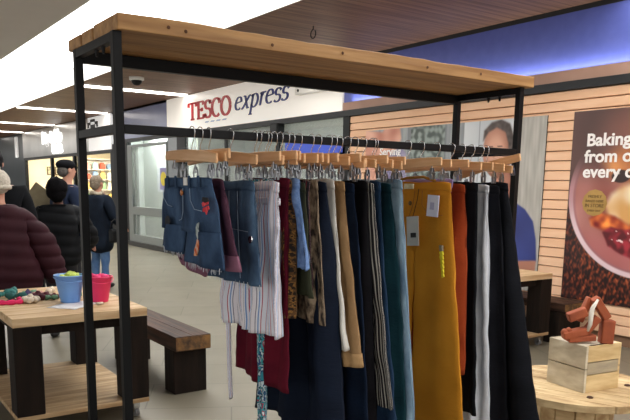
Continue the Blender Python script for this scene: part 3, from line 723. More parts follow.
hanger(1.052, 'wooden clip hanger nearest the left post, holding dark denim shorts')
hanger(1.115, 'wooden clip hanger second from the left post')

SK = dict()
plum = cloth('plum_cotton', '#5a3b4c', '#4a2f3f'); pink = cloth('faded_pink_lining', '#8f6478', '#7f5568')
g = garment('shorts', 'plum cotton shorts with turned-up pale pink hems', 'shorts', 1.085, .30, .265, .17, plum, crotch=.2, legw=.21, seed=3, th=.036, cuff=(pink, .05), hlabel='wooden clip hanger holding plum shorts')
mb = MB(); tube_cloth(mb, lambda v: lerp(-.12, -.03, v), lambda v: lerp(.23, .16, v), lambda v: -.07 * v, 0, 1, 6, 16, lambda v: .03, lambda u, v: .006 * sin(9 * u), .3, .07, 0, lambda u: .03 * (u - .3))
mb.build('turned_up_hem', pink, g, (.0, 0, -.265), smooth=True)
g = garment('denim_shorts', 'long mid blue denim shorts with side seam and shaggy frayed hems', 'shorts', 1.20, .36, .215, .23, D_mid, crotch=.25, legw=.24, seed=5, th=.036, amp=.005, hlabel='wooden clip hanger holding long mid blue denim shorts')
st = MB(); st.tube([(-.021, -.09, -.04), (-.024, -.10, -.16), (-.024, -.115, -.34)], .0014, 5); st.tube([(-.022, -.03, -.04), (-.024, -.04, -.17)], .0012, 5); st.tube([(-.024, -.04, -.17), (-.0245, -.17, -.175)], .0012, 5)
st.build('seam_stitching', stm, g); fray(g, -.215, .02, -.357, 46, 6); fray(g, .0, .22, -.357, 30, 7)
MB().lathe([(.013, 0), (.013, .003), (0, .004)], 12).build('side_button', M_steel, g, (-.025, -.19, -.2), (0, -PI / 2, 0))
# striped paperbag trousers
mst = constant(stops(mat('pink_blue_stripe_cotton', '#000000', rough=.85, kind='wave', scale=9.5, uv=True, bump=.15, bscale=60),
      [(0, '#e9ebf6'), (.12, '#b9475f'), (.22, '#f1f2fa'), (.44, '#7fa3da'), (.60, '#f3f4fb'), (.80, '#5b4a72'), (.87, '#efebf2')]))
g = garment('striped_trousers', 'pink and blue striped wide cropped trousers with tied waist', 'trousers', 1.30, .555, .20, .285, mst, crotch=.27, legw=.29, seed=2, th=.045, amp=.012, freq=3.5, hlabel='wooden clip hanger holding pink striped trousers')
mb = MB(); tube_cloth(mb, lambda v: -.172, lambda v: .172, lambda v: -.055 - .03 * v, 0, 1, 3, 22, lambda v: .042, lambda u, v: .003 * sin(30 * u), .34, .03); mb.build('waist_tie', mst, g, smooth=True)
mb = MB(); tube_cloth(mb, lambda v: lerp(.235, .17, v), lambda v: lerp(.275, .19, v), lambda v: -.36 - .50 * v, 0, 1, 20, 4, lambda v: .016, lambda u, v: .006 * sin(5 * v), .05, .5, 0, lambda u: -.02 * u); mb.build('hanging_sash', mst, g, smooth=True)
# floral narrow legging leg
mfl = constant(stops(mat('teal_floral_print', '#000000', rough=.85, scale=22, uv=True, detail=2), [(0, '#2d8a9c'), (.40, '#1f4f7c'), (.47, '#c9dbe0'), (.52, '#25303f'), (.56, '#3ba3b0'), (.62, '#a33a55'), (.67, '#e8eef0')]))
garment('floral_trousers', 'narrow teal and blue floral print trousers', 'trousers', 1.318, 1.12, .047, -.012, mfl, hwn=.10, hwf=.10, flare=.3, seed=4, th=.022, amp=.002, hlabel='wooden clip hanger holding floral print trousers')
bur = cloth('burgundy_cotton', '#5e1526', '#4c1020')
garment('wide_trousers', 'burgundy wide cropped trousers behind the striped trousers', 'trousers', 1.345, .79, .155, .20, bur, crotch=.28, legw=.22, seed=7, th=.035, amp=.008, hem=lambda u: .03 * u, hlabel='wooden clip hanger holding burgundy trousers')
mlp = constant(stops(mat('leopard_print', '#000000', rough=.85, scale=50, uv=True, detail=2), [(0, '#1f140c'), (.44, '#5f3f1c'), (.52, '#94692f'), (.58, '#2a1a0e')]))
garment('printed_skirt', 'brown leopard print skirt', 'skirt', 1.362, .50, .178, .15, mlp, hwn=.145, seed=8, th=.024, amp=.008, freq=4, hlabel='wooden clip hanger holding leopard print skirt')
mcb = mat('pale_blue_lace', '#5f82bd', '#7f9fd2', rough=.85, scale=50, uv=True, bump=.8, bscale=40)
g = garment('lace_shorts', 'pale blue lace shorts with scalloped hem', 'shorts', 1.385, .325, .240, .12, mcb, seed=6, th=.03, amp=.01, freq=3, hem=lambda u: .008 * abs(sin(u * 26)), hlabel='wooden clip hanger holding pale blue lace shorts')
garment('skirt', 'dark olive cotton skirt behind the pale blue lace', 'skirt', 1.408, .41, .250, .14, cloth('olive_cotton', '#3d4030', '#33362a'), seed=9, th=.026, amp=.008, hlabel='wooden clip hanger holding olive skirt')
# plaid
mpl = constant(stops(mat('red_black_plaid', '#000000', rough=.9, kind='wave', scale=6, uv=True), [(0, '#15131a'), (.4, '#7d1f2b'), (.62, '#1b1a22'), (.86, '#b9a9a0'), (.92, '#1b1a22')]))
garment('plaid_skirt', 'black and red plaid skirt', 'skirt', 1.432, .40, .185, .15, mpl, seed=10, th=.026, amp=.008, hlabel='wooden clip hanger holding plaid skirt')
msn = stops(mat('beige_snake_print', '#000000', rough=.85, scale=24, uv=True, stretch=(2.4, 1, 1), detail=6), [(.38, '#2c241f'), (.5, '#7d6c59'), (.62, '#a8967e')])
garment('printed_skirt', 'beige and brown snakeskin print skirt', 'skirt', 1.462, .53, .226, .14, msn, seed=11, th=.024, amp=.006, hem=lambda u: .02 * u, hlabel='wooden clip hanger holding snakeskin print skirt')
nav = cloth('dark_navy_crepe', '#151e2f', '#111827', rough=.8)
garment('long_skirt', 'long flared dark navy skirt sweeping to the left at its hem', 'skirt', 1.495, 1.0, .30, .31, nav, seed=12, th=.05, amp=.018, freq=2.5, flare=1.15, hem=lambda u: .05 * u, hlabel='wooden clip hanger holding long navy skirt')
wht = cloth('cream_white_denim', '#d8d6cf', '#cbc9c3')
garment('white_jeans', 'cream white narrow jeans between navy skirt and tan chinos', 'jeans', 1.545, .63, .262, .10, wht, hwn=.15, hwf=.15, crotch=.25, legw=.065, seed=13, th=.034, amp=.004, hlabel='wooden clip hanger holding white jeans')
tan = cloth('tan_chino', '#9b7d5a', '#8a6c4b')
garment('chinos', 'tan chinos with turned-up cuffs', 'trousers', 1.585, .685, .285, .12, tan, crotch=.26, legw=.085, seed=14, th=.045, amp=.006, cuff=(cloth('tan_cuff', '#b08f66', '#a3825b'), .05), hlabel='wooden clip hanger holding tan chinos')
blk = cloth('black_cotton', '#0d0f14', '#14161c', rough=.85); blk2 = cloth('black_crepe', '#121015', '#0b0b0f', rough=.8); nb2 = cloth('ink_navy_cotton', '#101a2b', '#15233a', rough=.85)
garment('navy_trousers', 'ink navy trousers right of the tan chinos', 'trousers', 1.628, 1.0, .298, .20, nb2, crotch=.27, legw=.24, seed=15, th=.032, hlabel='wooden clip hanger holding ink navy trousers')
garment('black_trousers', 'black crepe trousers left of the pinstripe pair', 'trousers', 1.688, 1.02, .275, .20, blk2, crotch=.27, legw=.24, seed=16, th=.04, amp=.01, hlabel='wooden clip hanger holding black crepe trousers')
mps = constant(stops(mat('black_white_pinstripe', '#000000', rough=.85, kind='wave', scale=21, uv=True), [(0, '#0e0e14'), (.76, '#b9b7b0')]))
garment('pinstripe_trousers', 'black and white pinstripe cropped trousers', 'trousers', 1.722, .86, .325, .12, mps, crotch=.27, legw=.15, seed=17, th=.03, amp=.006, hlabel='wooden clip hanger holding pinstripe trousers')
garment('jeans', 'dark navy jeans between pinstripe and teal trousers', 'jeans', 1.758, 1.05, .312, .2, D_navy, crotch=.27, legw=.18, seed=18, th=.036, hlabel='wooden clip hanger holding dark navy jeans')
teal = cloth('dark_teal_cotton', '#11323a', '#0c262e')
garment('teal_trousers', 'dark teal trousers beside the washed blue jeans', 'trousers', 1.805, 1.1, .322, .2, teal, crotch=.27, legw=.22, seed=19, th=.045, amp=.008, hlabel='wooden clip hanger holding dark teal trousers')
g = garment('jeans', 'washed light blue jeans left of the mustard jeans', 'jeans', 1.865, 1.05, .322, .2, D_wash, crotch=.27, legw=.2, seed=20, th=.055, amp=.009, hlabel='wooden clip hanger holding washed blue jeans')
st = MB(); st.tube([(-.03, -.10, -.05), (-.034, -.14, -.12), (-.034, -.17, -.13)], .0016, 5); st.tube([(-.036, -.18, -.2), (-.036, -.2, -.55), (-.036, -.24, -.95)], .0014, 5); st.build('seam_stitching', stm, g)
# mustard jeans
mus = cloth('mustard_denim', '#cb8a2b', '#b87a22', scale=4)
g = garment('mustard_jeans', 'mustard yellow jeans facing the viewer with paper tags', 'jeans', 2.115, 1.06, .33, .33, mus, hwn=.185, hwf=.185, crotch=.30, legw=.31, seed=21, th=.04, amp=.004, freq=1.5, hlabel='wooden clip hanger holding mustard jeans')
wl = MB()
wl.tube([(-.022, .145, -.005), (-.024, .05, .012), (-.024, -.05, .016), (-.022, -.12, .0)], .006, 8); wl.build('open_waist_edge', mat('mustard_lining', '#8c5c16', rough=.9), g, smooth=True)
MB().box(-.030, -.024, .005, .062, -.034, -.012).build('size_label', mat('woven_label', '#c9b98a', '#d8cfae', scale=80), g)
st = MB(); mst2 = mat('mustard_stitch', '#8a5510', rough=.8)
st.tube([(-.027, -.005, -.04), (-.030, .0, -.10), (-.031, .02, -.15), (-.031, .05, -.16)], .0016, 5); st.build('fly_stitching', mst2, g)
st = MB(); st.tube([(-.027, -.05, -.04), (-.030, -.055, -.10), (-.031, -.09, -.135), (-.031, -.18, -.14)], .0016, 5); st.build('pocket_stitching', mst2, g)
MB().lathe([(.010, 0), (.010, .003), (0, .005)], 14).build('button', mat('brass_button', '#6a4f2a', rough=.4, metal=.8), g, (-.031, .016, -.095), (0, -PI / 2, 0))
tg = MB().box(-.0015, .0015, -.036, .036, -.125, 0).build('swing_tag', mat('tag_card', '#b9b6ad', '#c7c4bb', rough=.7), g, (-.050, -.020, -.150), (math.radians(-5), 0, 0)); tag(tg, 'grey card swing tag')
MB().box(-.0022, -.0012, -.022, .012, -.09, -.07).build('barcode', M_blackfr, tg); MB().tube([(0, 0, -.008), (.012, -.02, .07), (.02, -.022, .115)], .0015, 5).build('string', M_blackfr, tg)
tg = MB().box(-.0015, .0015, -.036, .03, -.088, 0).build('price_tag', mat('tag_lilac', '#c9c6d6', '#d6d4df', rough=.7), g, (-.040, -.130, -.058), (math.radians(3), 0, 0)); tag(tg, 'pale lilac price tag')
MB().box(-.0022, -.0012, -.012, .012, -.06, -.03).build('print', mat('tag_print', '#a8a4bd'), tg)
em = MB()
for k in range(6): em.prism([(-.175 - .004 * k + .003 * (k % 2), -.29 - .018 * k), (-.190 - .002 * k, -.285 - .018 * k), (-.196 - .002 * k, -.30 - .018 * k), (-.18 - .003 * k, -.306 - .018 * k)], -.036, -.028, 'x')
em.build('yellow_embroidery', mat('bright_yellow_thread', '#e0d32c', '#c9b820', rough=.8), g)
fx = MB(); fx.prism([(-.172, -.262), (-.19, -.262), (-.192, -.285), (-.176, -.287)], -.036, -.028, 'x'); fx.build('grey_embroidery', mat('grey_thread', '#7e7460', rough=.8), g)
garment('lilac_top', 'pale lilac garment just behind the mustard waistband', 'garment', 2.165, .5, .10, .12, cloth('lilac_cotton', '#9b8cc0', '#8d7fb3'), hwn=.15, hwf=.15, seed=22, ztop=ZW + .018, hng=False)
garment('trousers', 'rust orange trousers right of the mustard jeans', 'trousers', 2.215, .82, .215, .2, cloth('rust_corduroy', '#94401f', '#7c3015', scale=5), crotch=.27, legw=.14, seed=23, th=.05, amp=.008, hlabel='wooden clip hanger holding rust orange trousers')
garment('black_trousers', 'plain black trousers between rust orange and white pairs', 'trousers', 2.298, 1.02, .242, .2, blk, crotch=.27, legw=.2, seed=24, th=.04, amp=.008, hlabel='wooden clip hanger holding plain black trousers')
garment('white_trousers', 'crumpled white trousers between two black pairs', 'trousers', 2.372, 1.10, .232, .2, cloth('cool_white_cotton', '#cfd2d8', '#b9bdc6'), crotch=.27, legw=.16, seed=25, th=.05, amp=.014, freq=4, hlabel='wooden clip hanger holding crumpled white trousers')
g = garment('black_jeans', 'black jeans with a brass button right of the white trousers', 'jeans', 2.432, 1.12, .30, .2, cloth('black_denim', '#101116', '#18191f'), crotch=.27, legw=.26, seed=26, th=.045, amp=.01, hlabel='wooden clip hanger holding black jeans')
MB().lathe([(.009, 0), (.009, .003), (0, .005)], 12).build('button', mat('brass_button2', '#b08a4a', rough=.35, metal=.8), g, (-.028, -.10, -.03), (0, -PI / 2, 0))
garment('black_trousers', 'long flared black trousers, last garment before the right posts', 'trousers', 2.487, 1.14, .44, .2, blk, crotch=.3, legw=.44, seed=27, th=.05, amp=.014, flare=1.1, hlabel='wooden clip hanger holding long flared black trousers')
hanger(2.515, 'tilted wooden clip hanger beside the right front post, nearly empty', tilt=math.radians(-13))
for X_, lb in ((1.655, 'bare wooden clip hanger right of the ink navy trousers'), (1.72 + .13, 'bare wooden clip hanger beside the teal trousers'), (2.04, 'bare wooden clip hanger left of the mustard jeans')):
    hanger(X_, lb, tilt=math.radians(random.uniform(-4, 4)), turn=math.radians(4))

# ------------------------------------------------------------------ tables and benches
def planks(name, x0, x1, y0, y1, z0, z1, n, m, parent, along='x', lab=None):
    mb = MB(); g_ = .004
    for k in range(n):
        if along == 'x': a = lerp(y0, y1, k / n); b_ = lerp(y0, y1, (k + 1) / n); mb.box(x0, x1, a + g_ / 2, b_ - g_ / 2, z0, z1)
        else: a = lerp(x0, x1, k / n); b_ = lerp(x0, x1, (k + 1) / n); mb.box(a + g_ / 2, b_ - g_ / 2, y0, y1, z0, z1)
    return mb.build(name, m, parent, bevel=.003)
def table(loc, w, dp, label, ztop=.75, leg=.165, inset=.0, wheels=True, shelf_z=.14):
    t = empty('wooden_table', loc); tag(t, label, 'table')
    planks('tabletop', 0, w, 0, dp, ztop - .055, ztop, 9, M_pallet, t)
    zb = shelf_z
    planks('lower_shelf', 0, w, 0, dp, zb - .03, zb, 9, M_palletY, t)
    for x in (inset, w - inset - leg):
        for y in (inset, dp - inset - leg): MB().box(x, x + leg, y, y + leg, zb, ztop - .055).build('leg', M_dark, t, bevel=.006)
    MB().box(.05, w - .05, .06, dp - .06, ztop - .12, ztop - .056).build('under_frame', M_dark, t)
    for x in (.07, w - .07):
        for y in (.07, dp - .07):
            c = MB().tube([(x - .012, y, .032), (x + .012, y, .032)], .032, 16).build('caster', mat('grey_rubber', '#6f7072', rough=.5), t, smooth=False)
            MB().box(x - .02, x + .02, y - .02, y + .02, .06, zb - .03).box(x - .018, x - .013, y - .015, y + .015, .03, .07).build('bracket', M_steel, c)
    return t
TL = table((.855, 4.34, 0), .835, 1.26, 'pale pallet wood table with dark legs holding buckets and scraps')
TR = table((4.95, 4.30, 0), .93, 1.2, 'pale topped table with dark legs beside the timber wall', ztop=.735)
def paper(x, y, z, w, h, rz, label, m=None, seed=0):
    n = 6; vs_ = []; fs = []
    for i in range(n + 1):
        for j in range(n + 1): vs_.append(((i / n - .5) * w, (j / n - .5) * h, .0015 + .004 * abs(noise.noise(Vector((i * .4, j * .4, seed))))))
    for i in range(n):
        for j in range(n): a = i * (n + 1) + j; fs.append((a, a + 1, a + n + 2, a + n + 1))
    o = MB().add(vs_, fs).build('paper_sheet', m or mat('white_paper', '#e4e5e8', rough=.8), loc=(x, y, z), rot=(0, 0, rz), smooth=True)
    s_ = o.modifiers.new('s', 'SOLIDIFY'); s_.thickness = .001
    tag(o, label, 'paper'); return o
paper(1.31, 4.66, .7505, .30, .21, math.radians(40), 'white paper sheet under the blue bucket', seed=3)
paper(5.5, 4.7, .7355, .42, .30, .2, 'white paper sheet on the table by the timber wall', seed=5)
paper(5.3, 4.95, .7355, .30, .42, .5, 'second white paper sheet further back on the right table', seed=6)
def bench(x, y, w, length, zt, label, th=.11, lw=None):
    b_ = empty('wooden_bench', (x, y, 0)); tag(b_, label, 'bench')
    planks('seat', 0, w, 0, length, zt - th, zt, 2, M_bench, b_, along='y')
    e = MB().box(.004, w - .004, -.004, .0, zt - th + .006, zt - .006).build('end_grain', M_benchend, b_)
    for yy in (.06, length - .26): MB().box(.01, w - .01, yy, yy + .18, 0, zt - th).build('leg', M_dark, b_, bevel=.006)
    return b_
bench(2.02, 4.655, .285, 1.45, .45, 'dark brown timber bench with worn pale end beside the pale table')
bench(6.0, 4.22, .38, 1.5, .42, 'dark low bench against the timber wall', th=.08)
bench(.35, 5.95, .4, .0 + 1.0, .32, 'low timber bench behind the pale table at left') if False else None

# buckets
def bucket(x, y, z, rb, rt, h, m, mfill, label, fill_label, seed, lumps):
    b_ = empty('bucket', (x, y, z)); tag(b_, label, 'bucket')
    MB().lathe([(0, 0), (rb, 0), (rb + .001, .004), (rt, h - .008), (rt + .006, h - .006), (rt + .006, h), (rt - .002, h), (rt - .005, h - .01), (rb - .003, .008), (0, .008)], 40).build('shell', m, b_, smooth=True)
    random.seed(seed)
    f_ = MB()
    for k in range(lumps):
        a = random.uniform(0, 2 * PI); r_ = random.uniform(0, rt * .62)
        f_.blob((r_ * cos(a), r_ * sin(a), h - .012 + random.uniform(-.01, .01)), rt * .26, k, .7, (1, 1, .8), 2)
    f_.build('contents', mfill, b_, smooth=True)
    hd = MB().tube([((rt + .008) * cos(a), -(rt + .008) * abs(sin(a)) * 1.0, h - .012 - .03 * sin(a)) for a in [i * PI / 14 for i in range(15)]], .003, 6) 
    hd.build('handle', m, b_, smooth=True)
    return b_
bucket(1.325, 4.80, .753, .062, .096, .185, mat('baby_blue_plastic', '#76a6e6', '#6d9ee0', rough=.4), mat('lime_tissue', '#b9d04a', '#cfe07a', rough=.8, scale=20), 'pale blue plastic bucket with lime tissue on the white table top', '', 1, 14)
bucket(1.50, 4.72, .752, .056, .086, .175, mat('hot_pink_plastic', '#e8326f', '#df2a66', rough=.4), mat('pink_tissue', '#f0508a', '#e63c78', rough=.8, scale=20), 'hot pink plastic bucket with pink tissue beside the blue one', '', 2, 16)
# craft pieces
def bow(x, y, rz, m, label, s=1.0):
    s *= 1.25
    b_ = empty('fabric_bow', (x, y, .751), rz); tag(b_, label, 'bow')
    for sg_ in (-1, 1): MB().blob((sg_ * .032 * s, 0, .022 * s), .03 * s, sg_ + 3, .45, (1, .7, .75), 2).build('loop', m, b_, smooth=True)
    MB().blob((0, 0, .022 * s), .013 * s, 2, .3).build('knot', m, b_, smooth=True); return b_
def flower(x, y, m, label, s=1.0, mc=None):
    s *= 1.2
    b_ = empty('fabric_flower', (x, y, .751)); tag(b_, label, 'fabric flower')
    p_ = MB()
    for k in range(7): a = k * 2 * PI / 7; p_.blob((.022 * s * cos(a), .022 * s * sin(a), .014 * s), .017 * s, k, .4, (1, 1, .8), 2)
    p_.build('petals', m, b_, smooth=True); MB().blob((0, 0, .026 * s), .012 * s, 3, .3).build('centre', mc or m, b_, smooth=True); return b_
mT = mat('teal_fabric', '#2f7d78', '#235f5e', rough=.8, scale=40); mR = mat('wine_fabric', '#5c1426', '#3f0f1c', rough=.8, scale=40); mC = mat('cream_fabric', '#e5d9c8', '#cbbda8', rough=.85, scale=40)
mP = mat('purple_felt', '#544a72', '#463d62', rough=.9, scale=30); mPk = mat('hot_pink_felt', '#e82b6c', '#d41f5c', rough=.8, scale=30); mG = mat('green_fabric', '#7fae8f', '#557d62', rough=.85, scale=40)
bow(.97, 5.17, .3, mT, 'teal fabric bow at the left edge of the pale table', 1.15); bow(1.05, 5.24, 1.2, mT, 'teal fabric bow behind the purple felt piece', 1.1); bow(1.04, 5.08, -.4, mat('dark_teal_fabric', '#1f5754', rough=.85), 'dark teal fabric bow in front of the other teal bows', .9)
cr = MB().tube([(.085 * cos(a), .07 * sin(a), .014) for a in [math.radians(200 + 14 * i) for i in range(16)]], [.012 + .004 * (i % 3) for i in range(16)], 8).build('felt_headband', mPk, loc=(.97, 4.94, .752), smooth=True); tag(cr, 'hot pink felt headband near the left corner of the pale table', 'headband')
bow(.975, 4.93, .6, mR, 'wine red bow inside the pink felt headband', .55)
pyr = MB().add([(-.05, -.035, 0), (.05, -.04, 0), (.045, .04, 0), (-.045, .035, 0), (.0, .0, .072)], [(0, 3, 2, 1), (0, 1, 4), (1, 2, 4), (2, 3, 4), (3, 0, 4)]).build('felt_pyramid', mP, loc=(1.12, 5.10, .752), bevel=.004); tag(pyr, 'folded purple felt triangle standing between teal and red scraps', 'felt piece')
flower(1.09, 4.90, mC, 'cream fabric flower right of the pink headband', 1.35)
flower(1.17, 5.03, mR, 'wine red fabric flower behind the cream one', 1.3); bow(1.20, 4.99, .9, mR, 'wine red bow left of the blue bucket', .9); bow(1.15, 5.18, .2, mG, 'pale green bow behind the wine red pieces', .8)
bow(1.235, 4.95, -.6, mG, 'small green bow against the blue bucket', .65); flower(1.24, 5.06, mC, 'cream flower behind the small green bow', 1.0, mR); flower(1.20, 5.19, mat('blush_fabric', '#d3a49a', rough=.85), 'blush fabric flower at the back of the scraps', 1.0); flower(1.27, 5.0, mR, 'wine red flower touching the blue bucket', .9)
bow(1.30, 5.22, 1.0, mC, 'cream bow behind the blue bucket', .9); bow(1.40, 4.95, .4, mG, 'green bow between the two buckets', .8)
o = MB().blob((0, 0, .008), .02, 4, .5, (1.4, .8, .5), 2).build('tissue_ball', mC, loc=(1.455, 4.585, .752), smooth=True); tag(o, 'crumpled white tissue in front of the pink bucket', 'tissue')

# ------------------------------------------------------------------ cable-reel table, crate, sculpture
M_reel = mat('reel_pine', '#d6bd92', '#a5875e', rough=.75, scale=3.5, stretch=(5, 1, 5), bump=.4, bscale=6)
sp = empty('reel_table', (3.48, 2.33, 0), math.radians(20)); tag(sp, 'round cable-reel table of pale boards under the wooden crate', 'table')
def disc(z0, z1, rad, n, name):
    mb = MB()
    for k in range(n):
        a = -rad + 2 * rad * k / n + .003; b_ = -rad + 2 * rad * (k + 1) / n - .004
        P = []
        for i in range(9): x = lerp(a, b_, i / 8); P.append((x, -math.sqrt(max(0, rad * rad - x * x)) - .002))
        for i in range(9): x = lerp(b_, a, i / 8); P.append((x, math.sqrt(max(0, rad * rad - x * x)) + .002))
        mb.prism(P, z0, z1, 'z')
    return mb.build(name, M_reel, sp, bevel=.003)
disc(.408, .45, .43, 8, 'top_disc'); disc(0, .04, .43, 8, 'bottom_disc')
mb = MB()
for k in range(12):
    a = k * PI / 6; mb.box(-.05, .05, .185, .205, .04, .408, Matrix.Rotation(a, 4, 'Z'))
mb.build('core_staves', M_reel, sp, bevel=.003)
for k in range(4):
    a = k * PI / 2 + .5; MB().lathe([(.018, 0), (.018, .006), (.008, .01), (0, .01)], 6).build('bolt', M_bench, sp, (.28 * cos(a), .28 * sin(a), .45))
cs = .136
cb = empty('wooden_crate', (3.49, 2.305, .4505), math.radians(-8)); tag(cb, 'small whitewashed wooden crate on the reel table', 'crate')
M_cr1 = mat('whitewashed_board', '#e2dac6', '#ab9c7e', lo=.3, hi=.75, rough=.8, scale=4, stretch=(1, 1.5, 4), bump=.4, bscale=8)
M_cr2 = mat('yellowed_board', '#dfc796', '#c4a674', rough=.8, scale=5, stretch=(1, 1, 5), bump=.4, bscale=8)
M_cr3 = mat('grey_weathered_board', '#948a78', '#b3a68a', rough=.85, scale=6, stretch=(1, 1, 5), bump=.4, bscale=8)
for k, (z0, z1) in enumerate([(0, .129), (.134, .262)]):
    MB().box(-cs, -cs + .016, -cs, cs, z0, z1).build('side_board', [M_cr1, M_cr1][k], cb, bevel=.002)
    MB().box(cs - .016, cs, -cs, cs, z0, z1).build('side_board', M_cr2, cb, bevel=.002)
for k, (z0, z1) in enumerate([(0, .096), (.101, .166), (.171, .262)]):
    MB().box(-cs + .016, cs - .016, -cs, -cs + .016, z0, z1).build('side_board', [M_cr2, M_cr3, M_cr2][k], cb, bevel=.002)
    MB().box(-cs + .016, cs - .016, cs - .016, cs, z0, z1).build('side_board', M_cr3, cb, bevel=.002)
for k in range(3): MB().box(-cs + .018, cs - .018, lerp(-cs, cs, k / 3) + .016 * (k == 0), lerp(-cs, cs, (k + 1) / 3) - .003 - .016 * (k == 2), .246, .262).build('top_board', M_cr1, cb, bevel=.002)
MB().box(-.10, .06, -cs + .004, -cs + .018, .2622, .2635).build('burn_mark', M_dark, cb)
# terracotta sculpture
sc = empty('sculpture', (3.36, 2.19, .7125), math.radians(-38)); tag(sc, 'terracotta abstract block sculpture with white streak on the crate', 'sculpture')
mt = mat('terracotta', '#a5522e', '#8c4122', rough=.7, scale=9, bump=.3, bscale=20); mwt = mat('white_glaze', '#d9d2c6', rough=.5)
# local x: to the right in front view, y: away, z: up
sc.scale = (1.12, 1.12, 1.12); sc.location = (3.43, 2.255, .7130); sc.rotation_euler = (0, 0, math.radians(-37))
def slab(a, b_, w, d_, name='block', m=mt, y=0, bev=.006):
    a = Vector((a[0], y, a[1])); b_ = Vector((b_[0], y, b_[1])); l = (b_ - a).length
    ang = math.atan2(b_.z - a.z, b_.x - a.x)
    mtx = Matrix.Translation(a) @ Matrix.Rotation(-ang, 4, 'Y')
    return MB().box(0, l, -d_ / 2, d_ / 2, -w / 2, w / 2, mtx).build(name, m, sc, bevel=bev)
slab((.090, .0), (.094, .118), .062, .06, 'upright_block')
slab((.020, .225), (.088, .125), .040, .055, 'leaning_block', y=.0)
slab((.012, .222), (-.035, .10), .030, .05, 'back_block', y=.035)
slab((-.105, .125), (-.020, .160), .046, .05, 'cross_block', y=-.01)
slab((-.125, .035), (-.01, .062), .038, .06, 'foot_block', y=-.01)
slab((-.10, .018), (.035, .03), .030, .055, 'heel_block', y=-.01)
slab((-.01, .055), (.045, .13), .034, .05, 'ankle_block', y=0)
for x, z in ((-.118, .055), (-.098, .062)): MB().blob((x, -.02, z), .017, 1, .3).build('toe', mt, sc, smooth=True)
MB().tube([(.028, -.028, .222), (.005, -.03, .18), (-.002, -.035, .14), (-.004, -.038, .10), (-.014, -.036, .065)], [.006, .011, .012, .011, .007], 8).build('white_streak', mwt, sc, smooth=True)

# ------------------------------------------------------------------ leaning display board in the distance
db_ = empty('display_board', (2.235, 9.3, 0), math.radians(-35)); tag(db_, 'tilted brown display board standing left of the man in the cap', 'display board')
MB().box(-.16, .16, -.015, .015, -.17, .17, Matrix.Translation((0, 0, 1.32)) @ Matrix.Rotation(math.radians(38), 4, 'Y')).build('panel', mat('olive_board', '#6a6048', '#7a7058', rough=.7), db_)
MB().box(-.02, .02, -.01, .03, 0, 1.25).build('stand', M_blackfr, db_); MB().box(-.2, .2, -.15, .15, 0, .02).build('base', M_blackfr, db_)

# ------------------------------------------------------------------ people
def skin(name, nodes, edges, m, parent, root, sub=2, puff=0, pf=30, seed=0, smooth=True):
    ids = list(nodes); me = bpy.data.meshes.new(name); me.from_pydata([nodes[i][0] for i in ids], [(ids.index(a), ids.index(b)) for a, b in edges], [])
    o = bpy.data.objects.new(name, me); C.objects.link(o)
    o.modifiers.new('skin', 'SKIN').use_smooth_shade = True
    if not me.skin_vertices:
        bm = bmesh.new(); bm.from_mesh(me); bm.verts.layers.skin.verify(); bm.to_mesh(me); bm.free()
    for i, k in enumerate(ids):
        r_ = nodes[k][1]; r_ = r_ if isinstance(r_, tuple) else (r_, r_)
        me.skin_vertices[0].data[i].radius = r_; me.skin_vertices[0].data[i].use_root = (k == root)
    s_ = o.modifiers.new('sub', 'SUBSURF'); s_.levels = sub; s_.render_levels = sub
    bpy.context.view_layer.update()
    dg = bpy.context.evaluated_depsgraph_get(); new = bpy.data.meshes.new_from_object(o.evaluated_get(dg))
    if puff:
        nr = [v.normal.copy() for v in new.vertices]
        for v, n_ in zip(new.vertices, nr):
            q = abs(sin(v.co.z * pf + .6 * sin(v.co.x * 5))) ** .6
            v.co += n_ * (puff * (q - .4) + .012 * noise.noise(v.co * 5 + Vector((seed, 0, 0))))
    else:
        nr = [v.normal.copy() for v in new.vertices]
        if seed:
            for v, n_ in zip(new.vertices, nr): v.co += n_ * .012 * noise.noise(v.co * 7 + Vector((seed, 0, 0)))
    new.materials.clear(); new.materials.append(m)
    for p_ in new.polygons: p_.use_smooth = True
    bpy.data.objects.remove(o); o = bpy.data.objects.new(name, new); C.objects.link(o); o.parent = parent
    return o
M_skin = mat('skin', '#c9967e', '#bb8670', rough=.6)
M_skin2 = mat('deep_skin', '#6b4636', '#5c3b2d', rough=.6)
